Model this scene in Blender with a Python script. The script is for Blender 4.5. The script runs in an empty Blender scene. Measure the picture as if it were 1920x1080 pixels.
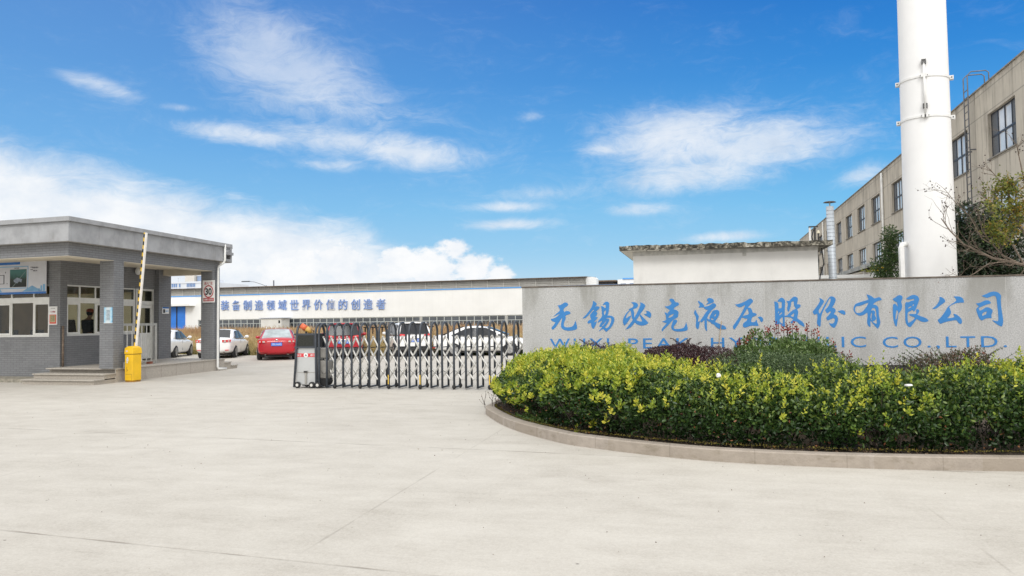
import bpy, bmesh, math, random
import numpy as np
from mathutils import Vector, Matrix
R=math.radians
S=bpy.context.scene
COL=S.collection
random.seed(7); RNG=np.random.default_rng(11)

# ------------------------------------------------------------------ camera
cam=bpy.data.cameras.new('camera'); cam.sensor_width=36; cam.lens=1463.25/1920*36
cam.clip_start=.1; cam.clip_end=3000
camo=bpy.data.objects.new('camera',cam); COL.objects.link(camo)
def camera_matrix(pitch,roll,yaw,loc):
    c,s=math.cos(pitch),math.sin(pitch); cr,sr=math.cos(roll),math.sin(roll)
    F=Vector((0,c,s)); U=Vector((0,-s,c)); X=Vector((1,0,0))
    X2=X*cr-U*sr; U2=X*sr+U*cr
    M=Matrix.Rotation(yaw,3,'Z'); X2,U2,F=M@X2,M@U2,M@F
    m=Matrix((X2,U2,-F)).transposed().to_4x4(); m.translation=loc
    return m
camo.matrix_world=camera_matrix(R(2.358),R(.8016),R(14.044),Vector((0,0,1.7)))
S.camera=camo

# ------------------------------------------------------------------ light
SUN_EL,SUN_AZ=40.0,160.0          # azimuth clockwise from +Y
sd=Vector((math.sin(R(SUN_AZ))*math.cos(R(SUN_EL)),math.cos(R(SUN_AZ))*math.cos(R(SUN_EL)),math.sin(R(SUN_EL))))
sun=bpy.data.lights.new('sun','SUN'); sun.energy=1.5; sun.angle=R(18); sun.color=(1,.98,.945)
suno=bpy.data.objects.new('sun',sun); COL.objects.link(suno)
suno.rotation_euler=(-sd).to_track_quat('-Z','Y').to_euler(); suno.location=sd*60
S.view_settings.view_transform='Standard'; S.view_settings.look='None'
S.view_settings.gamma=1; S.view_settings.exposure=0.0
S.render.engine='CYCLES'
S.cycles.max_bounces=7; S.cycles.transparent_max_bounces=12
S.cycles.sample_clamp_indirect=6

def lin(r,g,b):
    f=lambda c:(c/255/12.92 if c/255<=.04045 else ((c/255+.055)/1.055)**2.4)
    return (f(r),f(g),f(b),1)
class NT:
    "small helper for building node trees"
    def __init__(s,nt): s.nt=nt
    def n(s,t,ins=None,**kw):
        x=s.nt.nodes.new(t)
        for k,v in kw.items(): setattr(x,k,v)
        for k,v in (ins or {}).items(): s.put(x.inputs[k],v)
        return x
    def put(s,sock,v):
        if isinstance(v,bpy.types.NodeSocket): s.nt.links.new(v,sock)
        else: sock.default_value=v
    def m(s,op,a,b=0.0,c=None,clamp=False):
        x=s.nt.nodes.new('ShaderNodeMath'); x.operation=op; x.use_clamp=clamp
        s.put(x.inputs[0],a); s.put(x.inputs[1],b)
        if c is not None: s.put(x.inputs[2],c)
        return x.outputs[0]
    def mapr(s,v,a,b,c=0.0,d=1.0,smooth=True):
        x=s.nt.nodes.new('ShaderNodeMapRange'); x.interpolation_type='SMOOTHSTEP' if smooth else 'LINEAR'; x.clamp=True
        for i,k in enumerate((v,a,b,c,d)): s.put(x.inputs[i],k)
        return x.outputs[0]
    def ramp(s,v,stops,interp='LINEAR'):
        x=s.nt.nodes.new('ShaderNodeValToRGB'); x.color_ramp.interpolation=interp
        e=x.color_ramp.elements
        while len(e)<len(stops): e.new(.5)
        for el,(p,c) in zip(e,stops): el.position=p; el.color=c
        s.put(x.inputs[0],v); return x.outputs[0]
    def mix(s,f,a,b,mode='MIX'):
        x=s.nt.nodes.new('ShaderNodeMix'); x.data_type='RGBA'; x.blend_type=mode
        s.put(x.inputs[0],f); s.put(x.inputs[6],a); s.put(x.inputs[7],b); return x.outputs[2]
    def noise(s,vec,scale,detail=4,rough=.55,dist=0.0):
        x=s.n('ShaderNodeTexNoise'); s.put(x.inputs['Vector'],vec)
        x.inputs['Scale'].default_value=scale; x.inputs['Detail'].default_value=detail
        x.inputs['Roughness'].default_value=rough; x.inputs['Distortion'].default_value=dist
        return x.outputs[0]
    def vscale(s,vec,xyz,loc=(0,0,0)):
        x=s.n('ShaderNodeMapping'); s.put(x.inputs[0],vec); x.inputs['Scale'].default_value=xyz; x.inputs['Location'].default_value=loc
        return x.outputs[0]

W=bpy.data.worlds.new("World"); S.world=W; W.use_nodes=True
def build_sky():
    nt=W.node_tree; nt.nodes.clear(); N=NT(nt)
    d=N.n('ShaderNodeTexCoord').outputs['Generated']
    sp=N.n('ShaderNodeSeparateXYZ',{0:d})
    x,y,z=sp.outputs
    az=N.m('MULTIPLY',N.m('ARCTAN2',x,y),57.29578)
    el=N.m('MULTIPLY',N.m('ARCSINE',z),57.29578)
    # clear sky: deep blue high up, pale towards the horizon
    t=N.m('DIVIDE',N.m('ADD',el,2.0),30.0,clamp=True)
    P=lambda e:(e+2)/30
    clear=N.ramp(t,[(P(-2),lin(196,226,244)),(P(1.5),lin(184,221,243)),(P(4),lin(160,212,243)),(P(8),lin(124,195,241)),
                    (P(12),lin(88,170,234)),(P(17),lin(52,142,220)),(P(22),lin(30,120,207)),(P(28),lin(14,92,180))])
    side=N.mapr(az,-50,16,0,1)
    clear=N.mix(side,N.mix(.30,clear,lin(150,190,232)),clear)
    clear=N.mix(N.m('MULTIPLY',N.mapr(az,-4,22),.5),clear,N.mix(1.0,clear,(.42,.88,1.0,1),'MULTIPLY'))
    ns=N.n('ShaderNodeTexSky',sky_type='NISHITA'); ns.sun_disc=False
    ns.sun_elevation=R(SUN_EL); ns.sun_rotation=R(SUN_AZ); ns.dust_density=.6; ns.ozone_density=1.5
    nish=N.mix(1.0,ns.outputs[0],(.1,.1,.1,1),'MULTIPLY')
    base=N.mix(.08,clear,nish)
    # clouds
    warp=N.n('ShaderNodeTexNoise'); nt.links.new(N.vscale(d,(3,3,7)),warp.inputs['Vector']); warp.inputs['Scale'].default_value=3; warp.inputs['Detail'].default_value=3
    wv=N.n('ShaderNodeVectorMath',{0:warp.outputs['Color'],1:(.5,.5,.5)},operation='SUBTRACT').outputs[0]
    wv=N.n('ShaderNodeVectorMath',{0:wv,'Scale':.07},operation='SCALE').outputs[0]
    dw=N.n('ShaderNodeVectorMath',{0:d,1:wv},operation='ADD').outputs[0]
    wisp=N.noise(N.vscale(dw,(5,5,16)),2.6,10,.66)
    fine=N.noise(N.vscale(dw,(18,18,44)),3.0,8,.72)
    puff=N.noise(N.vscale(d,(1,1,1.5)),16,8,.60)
    blobs=[(-30.2,17.9,6.0,3.3,-.24,.95),(-24.3,12.7,8.0,.85,-.10,.80),(-25.6,15.6,4.4,2.0,-.28,.66),(-33.0,13.0,4.2,.75,-.06,.80),(-27.5,13.1,4.0,1.5,-.08,.62),
           (-21.5,12.3,4.4,1.25,-.12,.95),(-26.5,11.2,3.6,.5,0,.6),(-42.0,15.4,2.3,.62,-.18,.78),(-37.2,14.5,1.4,.30,0,.62),
           (-1.4,12.6,5.6,2.3,-.02,1.0),(3.6,11.9,6.0,2.0,.0,.95),(-7.0,12.2,2.2,.5,0,.72),(-1.0,10.2,6.0,1.25,.08,.92),(-5.0,7.9,2.6,.5,0,.7),
           (-14.5,8.3,3.2,.42,0,.72),(-14.0,7.0,3.4,.42,.02,.78),(-11,9.2,6,.7,0,.45),(1.3,5.7,2.8,.42,.02,.85),(10.5,9.4,2.0,.8,.22,.62),(-21,14.8,3.5,1.0,-.1,.42),(-12.3,14.7,1,.4,0,.5)]
    B=None
    for (a0,e0,sa,se,k,st) in blobs:
        da=N.m('SUBTRACT',az,a0)
        de=N.m('SUBTRACT',N.m('SUBTRACT',el,e0),N.m('MULTIPLY',da,k))
        q=N.m('ADD',N.m('POWER',N.m('ABSOLUTE',N.m('DIVIDE',da,sa)),2.0),N.m('POWER',N.m('ABSOLUTE',N.m('DIVIDE',de,se)),2.0))
        b=N.m('MULTIPLY',N.m('EXPONENT',N.m('MULTIPLY',q,-.8)),st)
        B=b if B is None else N.m('SMOOTH_MAX',B,b,.25)
    tex=N.m('ADD',N.m('MULTIPLY',wisp,1.35),N.m('MULTIPLY',fine,.75))       # about 1.05 on average
    cir=N.mapr(N.m('ADD',B,N.m('MULTIPLY',N.m('SUBTRACT',tex,1.05),N.m('ADD',.42,N.m('MULTIPLY',B,.55)))),.14,1.02)
    cir=N.m('MULTIPLY',cir,N.m('SUBTRACT',.84,N.m('MULTIPLY',N.mapr(el,12.5,18),.30)))
    # bank of low cloud on the left, with heaped tops to the right
    top=N.m('SUBTRACT',11.2,N.m('MULTIPLY',N.m('ADD',az,47.0),.205))
    top=N.m('SUBTRACT',top,N.m('MULTIPLY',N.mapr(az,-27,-17),2.0))
    top=N.m('ADD',top,N.m('MULTIPLY',N.m('SUBTRACT',wisp,.5),4.5))
    low=N.mapr(N.m('SUBTRACT',top,el),-1.2,2.2)
    heap=None
    for (a0,e0,r) in [(-18.0,5.35,1.35),(-22.6,4.0,1.9),(-17.0,4.0,1.6),(-26.5,4.2,2.2),(-30,3.6,2.6),(-19.8,3.6,2.0),(-14.8,3.2,1.3)]:
        q=N.m('SQRT',N.m('ADD',N.m('POWER',N.m('ABSOLUTE',N.m('SUBTRACT',az,a0)),2.0),N.m('POWER',N.m('ABSOLUTE',N.m('MULTIPLY',N.m('SUBTRACT',el,e0),1.25)),2.0)))
        h=N.m('SUBTRACT',r,q); heap=h if heap is None else N.m('SMOOTH_MAX',heap,h,.6)
    heap=N.mapr(N.m('ADD',heap,N.m('MULTIPLY',N.m('SUBTRACT',puff,.5),5.5)),-.2,.75)
    low=N.m('MAXIMUM',N.m('MULTIPLY',low,.95),heap)
    low=N.m('MULTIPLY',low,N.mapr(az,-9,-15))
    hz=N.m('MULTIPLY',N.mapr(el,5.5,0),N.m('ADD',.35,N.m('MULTIPLY',N.mapr(az,0,-25),.45)))   # pale haze low down
    # unseen rest of the sky (overhead, behind, far sides): bright overcast added as even light
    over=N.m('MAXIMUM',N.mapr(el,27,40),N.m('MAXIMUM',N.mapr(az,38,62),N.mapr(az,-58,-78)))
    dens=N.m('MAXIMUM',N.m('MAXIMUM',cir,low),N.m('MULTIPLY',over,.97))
    dens=N.m('MAXIMUM',dens,N.m('MULTIPLY',hz,.6))
    shade=N.m('MULTIPLY',N.m('SUBTRACT',puff,.5),.9)
    cloudc=N.ramp(N.m('ADD',N.m('ADD',.62,shade),N.m('MULTIPLY',low,.14)),[(.15,lin(186,202,224)),(.55,lin(226,235,246)),(.86,lin(253,254,255))])
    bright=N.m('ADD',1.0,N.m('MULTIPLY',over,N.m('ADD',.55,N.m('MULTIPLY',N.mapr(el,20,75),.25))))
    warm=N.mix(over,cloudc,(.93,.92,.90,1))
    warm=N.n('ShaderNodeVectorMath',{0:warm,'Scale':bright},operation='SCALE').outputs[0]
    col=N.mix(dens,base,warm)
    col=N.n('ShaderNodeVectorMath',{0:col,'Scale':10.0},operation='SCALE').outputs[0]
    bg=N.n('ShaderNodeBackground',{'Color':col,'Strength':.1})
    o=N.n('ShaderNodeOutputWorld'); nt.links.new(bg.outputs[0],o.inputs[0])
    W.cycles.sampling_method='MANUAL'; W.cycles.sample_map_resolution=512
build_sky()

# ------------------------------------------------------------------ materials
MATS={}
def mat(name,col,rough=.7,metal=0.0,var=.12,scale=6.0,bump=0.0,bscale=60.0,spec=.5,coat=0.0,dirt=0.0,fn=None):
    if name in MATS: return MATS[name]
    m=bpy.data.materials.new(name); m.use_nodes=True; nt=m.node_tree; N=NT(nt)
    b=nt.nodes['Principled BSDF']
    c=N.n('ShaderNodeTexCoord'); ob=c.outputs['Object']
    c4=tuple(col)+(1,) if len(col)==3 else tuple(col)
    base=c4
    if var>0:
        nz=N.noise(ob,scale,6,.6)
        f=N.mapr(nz,.3,.7)
        dk=tuple(max(0,x*(1-var)) for x in c4[:3])+(1,); lt=tuple(min(1,x*(1+var)) for x in c4[:3])+(1,)
        base=N.mix(f,dk,lt)
    if dirt>0:
        d=N.mapr(N.noise(N.vscale(ob,(1,1,.25)),scale*1.7,7,.65),.52,.75)
        base=N.mix(N.m('MULTIPLY',d,dirt),base,(.13,.115,.09,1))
    if fn: base=fn(N,c,base,b) or base
    N.put(b.inputs['Base Color'],base)
    if not b.inputs['Roughness'].is_linked: b.inputs['Roughness'].default_value=rough
    b.inputs['Metallic'].default_value=metal; b.inputs['Specular IOR Level'].default_value=spec
    if coat: b.inputs['Coat Weight'].default_value=coat; b.inputs['Coat Roughness'].default_value=.04
    if bump>0:
        bn=N.n('ShaderNodeBump',{'Strength':bump,'Distance':.02,'Height':N.noise(ob,bscale,5,.6)})
        nt.links.new(bn.outputs[0],b.inputs['Normal'])
    MATS[name]=m; return m
def brick_fn(bw,bh,mortar,msize,col2):
    def fn(N,c,base,b):
        t=N.n('ShaderNodeTexBrick'); N.nt.links.new(c.outputs['UV'],t.inputs['Vector'])
        t.inputs['Scale'].default_value=1; t.inputs['Brick Width'].default_value=bw; t.inputs['Row Height'].default_value=bh
        t.inputs['Mortar Size'].default_value=msize; t.inputs['Mortar Smooth'].default_value=.2; t.inputs['Bias'].default_value=-.1
        N.put(t.inputs['Color1'],base); N.put(t.inputs['Color2'],col2); N.put(t.inputs['Mortar'],mortar)
        bn=N.n('ShaderNodeBump',{'Strength':.5,'Distance':.01,'Height':t.outputs['Fac']},invert=True)
        N.nt.links.new(bn.outputs[0],b.inputs['Normal'])
        return t.outputs['Color']
    return fn
def glass(name,tint,see,rough=.02,gain=1.0):
    "a pane: partly see-through, partly mirror"
    if name in MATS: return MATS[name]
    m=bpy.data.materials.new(name); m.use_nodes=True; nt=m.node_tree; nt.nodes.clear(); N=NT(nt)
    c=N.n('ShaderNodeTexCoord').outputs['Object']
    tr=N.n('ShaderNodeBsdfTransparent',{0:tint}); df=N.n('ShaderNodeBsdfDiffuse',{0:N.mix(N.noise(c,2.0),(.012,.015,.018,1),(.03,.035,.04,1))})
    gl=N.n('ShaderNodeBsdfGlossy',{0:(.9,.95,1,1),'Roughness':rough})
    a=N.n('ShaderNodeMixShader',{0:see,1:df.outputs[0],2:tr.outputs[0]})
    fr=N.m('MULTIPLY',N.m('MULTIPLY',N.n('ShaderNodeFresnel',{'IOR':1.6}).outputs[0],gain,clamp=True),N.m('SUBTRACT',1.0,N.n('ShaderNodeNewGeometry').outputs['Backfacing']))
    bb=N.n('ShaderNodeMixShader',{0:fr,1:a.outputs[0],2:gl.outputs[0]})
    o=N.n('ShaderNodeOutputMaterial'); nt.links.new(bb.outputs[0],o.inputs[0])
    MATS[name]=m; return m
def leaf_mat(name,c1,c2,c3,trans=.25,rough=.45):
    if name in MATS: return MATS[name]
    m=bpy.data.materials.new(name); m.use_nodes=True; nt=m.node_tree; N=NT(nt); b=nt.nodes['Principled BSDF']
    a=N.n('ShaderNodeAttribute',attribute_name='tint').outputs['Fac']
    col=N.ramp(a,[(0,c1+(1,)),(.55,c2+(1,)),(1,c3+(1,))])
    N.put(b.inputs['Base Color'],col); b.inputs['Roughness'].default_value=rough; b.inputs['Specular IOR Level'].default_value=.5
    t=N.n('ShaderNodeBsdfTranslucent',{0:col}); mx=N.n('ShaderNodeMixShader',{0:trans,1:b.outputs[0],2:t.outputs[0]})
    nt.links.new(mx.outputs[0],nt.nodes['Material Output'].inputs[0])
    MATS[name]=m; return m

# ------------------------------------------------------------------ mesh helpers
ORG={}
class MB:
    def __init__(s): s.v=[]; s.f=[]
    def add(s,vs,fs):
        o=len(s.v); s.v.extend([tuple(p) for p in vs]); s.f.extend([tuple(i+o for i in q) for q in fs]); return s
    def box(s,x0,x1,y0,y1,z0,z1):
        return s.hexa([(x0,y0,z0),(x1,y0,z0),(x1,y1,z0),(x0,y1,z0),(x0,y0,z1),(x1,y0,z1),(x1,y1,z1),(x0,y1,z1)])
    def hexa(s,p): return s.add(p,[(0,3,2,1),(4,5,6,7),(0,1,5,4),(1,2,6,5),(2,3,7,6),(3,0,4,7)])
    def tube(s,path,r,n=8,closed=False,cap=True):
        P=[Vector(p) for p in path]; k=len(P); rr=r if isinstance(r,(list,tuple)) else [r]*k
        rings=[]; up=Vector((0,0,1))
        for i,p in enumerate(P):
            a=P[(i-1)%k] if (closed or i>0) else p; b=P[(i+1)%k] if (closed or i<k-1) else p
            t=(b-a).normalized() if (b-a).length>1e-9 else Vector((0,0,1))
            if i==0:
                u=t.cross(up)
                if u.length<.05: u=t.cross(Vector((1,0,0)))
                u.normalize()
            else:
                u=(u-t*u.dot(t)); u=u.normalized() if u.length>1e-6 else t.orthogonal().normalized()
            w=t.cross(u)
            rings.append([p+(u*math.cos(2*math.pi*j/n)+w*math.sin(2*math.pi*j/n))*rr[i] for j in range(n)])
        vs=[q for g in rings for q in g]; fs=[]
        for i in range(k if closed else k-1):
            a=i*n; b=((i+1)%k)*n
            for j in range(n): fs.append((a+j,a+(j+1)%n,b+(j+1)%n,b+j))
        if cap and not closed: fs.append(tuple(range(n))[::-1]); fs.append(tuple((k-1)*n+j for j in range(n)))
        return s.add(vs,fs)
    def cyl(s,p0,p1,r0,r1=None,n=16): return s.tube([p0,p1],[r0,r0 if r1 is None else r1],n)
    def lathe(s,prof,c,axis='z',n=24):
        vs=[];fs=[];k=len(prof)
        for (r,h) in prof:
            for j in range(n):
                a=2*math.pi*j/n; q=(r*math.cos(a),r*math.sin(a))
                vs.append((c[0]+q[0],c[1]+q[1],c[2]+h) if axis=='z' else ((c[0]+h,c[1]+q[0],c[2]+q[1]) if axis=='x' else (c[0]+q[0],c[1]+h,c[2]+q[1])))
        for i in range(k-1):
            for j in range(n): fs.append((i*n+j,i*n+(j+1)%n,(i+1)*n+(j+1)%n,(i+1)*n+j))
        fs.append(tuple(range(n))[::-1]); fs.append(tuple((k-1)*n+j for j in range(n)))
        return s.add(vs,fs)
    def prism(s,poly,z0,z1):
        n=len(poly); vs=[(x,y,z0) for x,y in poly]+[(x,y,z1) for x,y in poly]
        return s.add(vs,[tuple(range(n))[::-1],tuple(range(n,2*n))]+[(i,(i+1)%n,n+(i+1)%n,n+i) for i in range(n)])
    def sphere(s,c,r,n=12,m=8,sc=(1,1,1)):
        vs=[(c[0],c[1],c[2]-r*sc[2])];fs=[]
        for i in range(1,m):
            t=-math.pi/2+math.pi*i/m
            for j in range(n):
                a=2*math.pi*j/n; vs.append((c[0]+r*sc[0]*math.cos(t)*math.cos(a),c[1]+r*sc[1]*math.cos(t)*math.sin(a),c[2]+r*sc[2]*math.sin(t)))
        vs.append((c[0],c[1],c[2]+r*sc[2])); L=len(vs)-1
        for j in range(n): fs.append((0,1+(j+1)%n,1+j)); fs.append((L,L-n+j,L-n+(j+1)%n))
        for i in range(m-2):
            for j in range(n): a=1+i*n; fs.append((a+j,a+(j+1)%n,a+n+(j+1)%n,a+n+j))
        return s.add(vs,fs)
    def build(s,name,m,parent=None,loc=None,smooth=False,bevel=0,xf=None,sub=0,uv=True):
        vs=[xf(p) for p in s.v] if xf else s.v
        o=ORG.get(parent.name,(0,0,0)) if parent else (loc or (0,0,0))
        me=bpy.data.meshes.new(name)
        me.from_pydata([(p[0]-o[0],p[1]-o[1],p[2]-o[2]) for p in vs],[],s.f)
        bm=bmesh.new(); bm.from_mesh(me); bmesh.ops.recalc_face_normals(bm,faces=bm.faces); bm.to_mesh(me); bm.free()
        if uv and len(me.polygons):
            l=me.uv_layers.new(name='UVMap')
            for p in me.polygons:
                n=p.normal
                if abs(n.z)>.75: f=lambda c:(c.x,c.y)
                else:
                    t=Vector((-n.y,n.x,0)).normalized(); f=lambda c,t=t:(c.x*t.x+c.y*t.y,c.z)
                for li in p.loop_indices: l.data[li].uv=f(me.vertices[me.loops[li].vertex_index].co)
        return finish(name,me,m,parent,loc,smooth,bevel,sub)
def finish(name,me,m,parent=None,loc=None,smooth=False,bevel=0,sub=0):
    ms=m if isinstance(m,list) else [m]
    for x in ms: me.materials.append(x)
    if smooth: me.polygons.foreach_set('use_smooth',[True]*len(me.polygons))
    ob=bpy.data.objects.new(name,me); COL.objects.link(ob)
    if parent: ob.parent=parent; ORG[ob.name]=ORG.get(parent.name,(0,0,0))
    elif loc: ob.location=loc; ORG[ob.name]=tuple(loc)
    if bevel: md=ob.modifiers.new('bevel','BEVEL'); md.width=bevel; md.segments=2; md.limit_method='ANGLE'; md.angle_limit=R(40)
    if sub: md=ob.modifiers.new('sub','SUBSURF'); md.levels=sub; md.render_levels=sub
    return ob
def tag(o,label=None,cat=None,group=None,kind=None):
    if label: o['label']=label
    if cat: o['category']=cat
    if group: o['group']=group
    if kind: o['kind']=kind
    return o
def thing(name,label,cat,loc=(0,0,0),group=None):
    o=bpy.data.objects.new(name,None); COL.objects.link(o); o.location=loc; o.empty_display_size=.2
    ORG[o.name]=tuple(loc); return tag(o,label,cat,group)
def struct(o,label,cat): return tag(o,label,cat,kind='structure')
def dup(o,parent=None):
    c=o.copy(); COL.objects.link(c)
    if parent: c.parent=parent
    for ch in list(o.children): dup(ch,c)
    return c
def text_mesh(body,h=None,w=None,ext=.004,offset=0.0,sx=1.0,space=1.0):
    "flat lettering, centred on the origin in the xz plane, facing -y; returns verts, faces"
    cu=bpy.data.curves.new('lettering','FONT'); cu.body=body; cu.extrude=ext; cu.offset=offset; cu.resolution_u=3; cu.space_character=space
    o=bpy.data.objects.new('lettering',cu); COL.objects.link(o)
    bpy.context.view_layer.update()
    me=bpy.data.meshes.new_from_object(o.evaluated_get(bpy.context.evaluated_depsgraph_get()))
    v=np.array([q.co[:] for q in me.vertices]); fs=[tuple(p.vertices) for p in me.polygons]
    bpy.data.objects.remove(o); bpy.data.meshes.remove(me); bpy.data.curves.remove(cu)
    lo,hi=v.min(0),v.max(0)
    k=h/(hi[1]-lo[1]) if h else w/(hi[0]-lo[0])
    kx=w/(hi[0]-lo[0]) if w else k*sx
    x=(v[:,0]-(lo[0]+hi[0])/2)*kx; z=(v[:,1]-(lo[1]+hi[1])/2)*k; y=-v[:,2]
    return np.stack([x,y,z],1),fs
def put_text(mb,body,c,h=None,w=None,ux=(1,0,0),ext=.004,offset=0.0,sx=1.0):
    "lettering centred at c, running along ux"
    v,f=text_mesh(body,h,w,ext,offset,sx); ux=Vector(ux).normalized(); n=Vector((0,0,1)).cross(ux)
    return mb.add([Vector(c)+ux*p[0]+n*p[1]+Vector((0,0,p[2])) for p in v],f)
# ------------------------------------------------------------------ ground
def ground_fn(N,c,base,b):
    ob=c.outputs['Object']; sp=N.n('ShaderNodeSeparateXYZ',{0:ob}); x,y=sp.outputs[0],sp.outputs[1]
    wob=N.m('MULTIPLY',N.m('SUBTRACT',N.noise(ob,1.3,5,.65),.5),.16)
    brk=N.mapr(N.noise(ob,.9,3),.36,.6)
    def joint(v,off,per,w,amt):
        f=N.m('ABSOLUTE',N.m('SUBTRACT',N.m('FRACT',N.m('ADD',N.m('DIVIDE',N.m('ADD',v,off),per),.5)),.5))
        d=N.m('ABSOLUTE',N.m('ADD',N.m('MULTIPLY',f,per),N.m('MULTIPLY',wob,.35)))
        return N.m('MULTIPLY',N.mapr(d,w,.002),N.m('MULTIPLY',brk,amt))
    jy=joint(N.m('ADD',y,N.m('MULTIPLY',x,.095)),.0,4.83,.022,.66)
    jx=joint(N.m('ADD',x,N.m('MULTIPLY',y,.03)),2.8,4.87,.014,.26)
    big=N.noise(N.vscale(ob,(.22,.3,1)),1.1,6,.6,.6)
    mid=N.noise(N.vscale(ob,(.8,1.1,1)),2.0,9,.7)
    fin=N.noise(ob,70,3,.6)
    sw=N.noise(N.vscale(ob,(.25,3.2,1)),1.6,7,.7,.8)            # tyre and broom streaks
    v=N.m('ADD',N.m('ADD',N.m('MULTIPLY',big,.22),N.m('MULTIPLY',mid,.26)),N.m('ADD',N.m('MULTIPLY',N.m('ADD',N.m('MULTIPLY',fin,.5),N.m('MULTIPLY',N.noise(ob,26,4,.7),.5)),.42),N.m('MULTIPLY',sw,.10)))
    col=N.ramp(v,[(.36,(.315,.29,.25,1)),(.46,(.428,.402,.358,1)),(.53,(.482,.457,.411,1)),(.64,(.55,.525,.478,1))])
    stain=N.mapr(N.noise(N.vscale(ob,(.5,.9,1)),.9,7,.72),.58,.74)
    col=N.mix(N.m('MULTIPLY',stain,.34),col,(.26,.235,.20,1))
    spots=N.n('ShaderNodeTexVoronoi',{0:ob}); spots.inputs['Scale'].default_value=1.7
    col=N.mix(N.m('MULTIPLY',N.mapr(spots.outputs['Distance'],.03,.012),.75),col,(.07,.06,.05,1))
    sp2=N.n('ShaderNodeTexVoronoi',{0:ob}); sp2.inputs['Scale'].default_value=5.5
    col=N.mix(N.m('MULTIPLY',N.mapr(sp2.outputs['Distance'],.045,.015),.4),col,(.12,.10,.08,1))
    col=N.mix(N.m('MAXIMUM',jx,jy),col,(.13,.11,.085,1))
    bn=N.n('ShaderNodeBump',{'Strength':.25,'Distance':.01,'Height':N.m('ADD',fin,N.m('MULTIPLY',N.m('MAXIMUM',jx,jy),-2.0))})
    N.nt.links.new(bn.outputs[0],b.inputs['Normal'])
    return col
CONC=mat('worn_concrete_paving',(.48,.45,.41),.85,var=0,fn=ground_fn,spec=.3)
g=MB().add([(-600,-60,0),(600,-60,0),(600,900,0),(-600,900,0)],[(0,1,2,3)])
struct(g.build('ground',CONC),'pale worn concrete forecourt with fine joints','ground')
SOIL=mat('field_soil',(.16,.125,.08),.95,var=.35,scale=3,bump=.6,bscale=12)
fld=MB().add([(-110,43,.004),(-30,39.4,.004),(-17.5,36.8,.004),(12,36.8,.004),(12,92.2,.004),(-110,97.5,.004)],[(0,1,2,3,4,5)])
struct(fld.build('field',SOIL),'rough soil of the overgrown field behind the parked cars','ground')

def catmull(P,n=6):
    out=[]
    for i in range(len(P)-1):
        a,b,c,d=[np.array(P[min(max(i+k,0),len(P)-1)],float) for k in (-1,0,1,2)]
        for t in np.linspace(0,1,n,endpoint=False):
            out.append(tuple(.5*((2*b)+(-a+c)*t+(2*a-5*b+4*c-d)*t*t+(-a+3*b-3*c+d)*t**3)))
    out.append(tuple(map(float,P[-1]))); return out
KERB=[(-4.06,14.1),(-3.84,13.45),(-3.05,11.95),(-2.11,10.77),(-1.48,10.28),(-.21,9.66),(.97,9.45),(2.08,9.43),(3.25,9.53),(5.2,9.75),(8.5,10.2),(14,10.9)]
def offset(path,d):
    out=[]
    for i,p in enumerate(path):
        a=np.array(path[max(i-1,0)]);b=np.array(path[min(i+1,len(path)-1)]);t=(b-a)/np.linalg.norm(b-a)
        out.append((p[0]-t[1]*d,p[1]+t[0]*d))
    return out
kp=catmull(KERB,6); ki=offset(kp,.17)
def kerb_fn(N,c,base,b):
    ob=c.outputs['Object']
    seg=N.n('ShaderNodeTexVoronoi',{0:N.vscale(ob,(1.1,1.1,.01))}); seg.inputs['Scale'].default_value=1.2
    v=N.m('FRACT',N.m('MULTIPLY',seg.outputs['Distance'],1.0))
    tone=N.n('ShaderNodeSeparateColor',{0:seg.outputs['Color']}).outputs[0]
    col=N.mix(N.m('MULTIPLY',tone,.8),base,(.30,.255,.205,1))
    col=N.mix(N.mapr(N.noise(N.vscale(ob,(2,2,5)),2.5,7,.7),.5,.8),col,(.20,.17,.12,1))
    fx_=N.m('ABSOLUTE',N.m('SUBTRACT',N.m('FRACT',N.m('DIVIDE',N.n('ShaderNodeSeparateXYZ',{0:ob}).outputs[0],.98)),.5))
    col=N.mix(N.m('MULTIPLY',N.mapr(fx_,.010,.003),.22),col,(.07,.06,.045,1))
    return col
KM=mat('kerb_stone',(.36,.315,.272),.85,var=.12,scale=9,bump=.4,bscale=45,fn=kerb_fn)
k=MB(); n=len(kp); H=[.115+.03*min(1,i/16) for i in range(n)]
k.add([(p[0],p[1],0) for p in kp]+[(p[0]-.0,p[1],H[i]-.012) for i,p in enumerate(kp)]+[(p[0]*.93+q[0]*.07,p[1]*.93+q[1]*.07,H[i]) for i,(p,q) in enumerate(zip(kp,ki))]+[(p[0],p[1],H[i]) for i,p in enumerate(ki)]+[(p[0],p[1],0) for p in ki],
      [(a*n+i,a*n+i+1,(a+1)*n+i+1,(a+1)*n+i) for a in range(4) for i in range(n-1)]+[(0,n,2*n,3*n,4*n)])
k.hexa([(-4.06,14.1,0),(-3.94,14.2,0),(-4.1,17.46,0),(-4.2,17.46,0),(-4.06,14.1,.11),(-3.94,14.2,.11),(-4.1,17.46,.09),(-4.2,17.46,.09)])
struct(k.build('kerb',KM),'curved stone kerb edging the planting bed','kerb')
bed=[(-3.96,14.25)]+[tuple(p) for p in offset(kp,.165)][2:]+[(14,17.45),(-4.08,17.45)]
BED=mat('bed_soil',(.075,.055,.038),.95,var=.4,scale=14,bump=1.0,bscale=30)
b_=MB(); b_.add([(x,y,.10) for x,y in bed],[tuple(range(len(bed)))])
struct(b_.build('planting_bed',BED),'dark soil of the planting bed under the hedge','ground')

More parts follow.
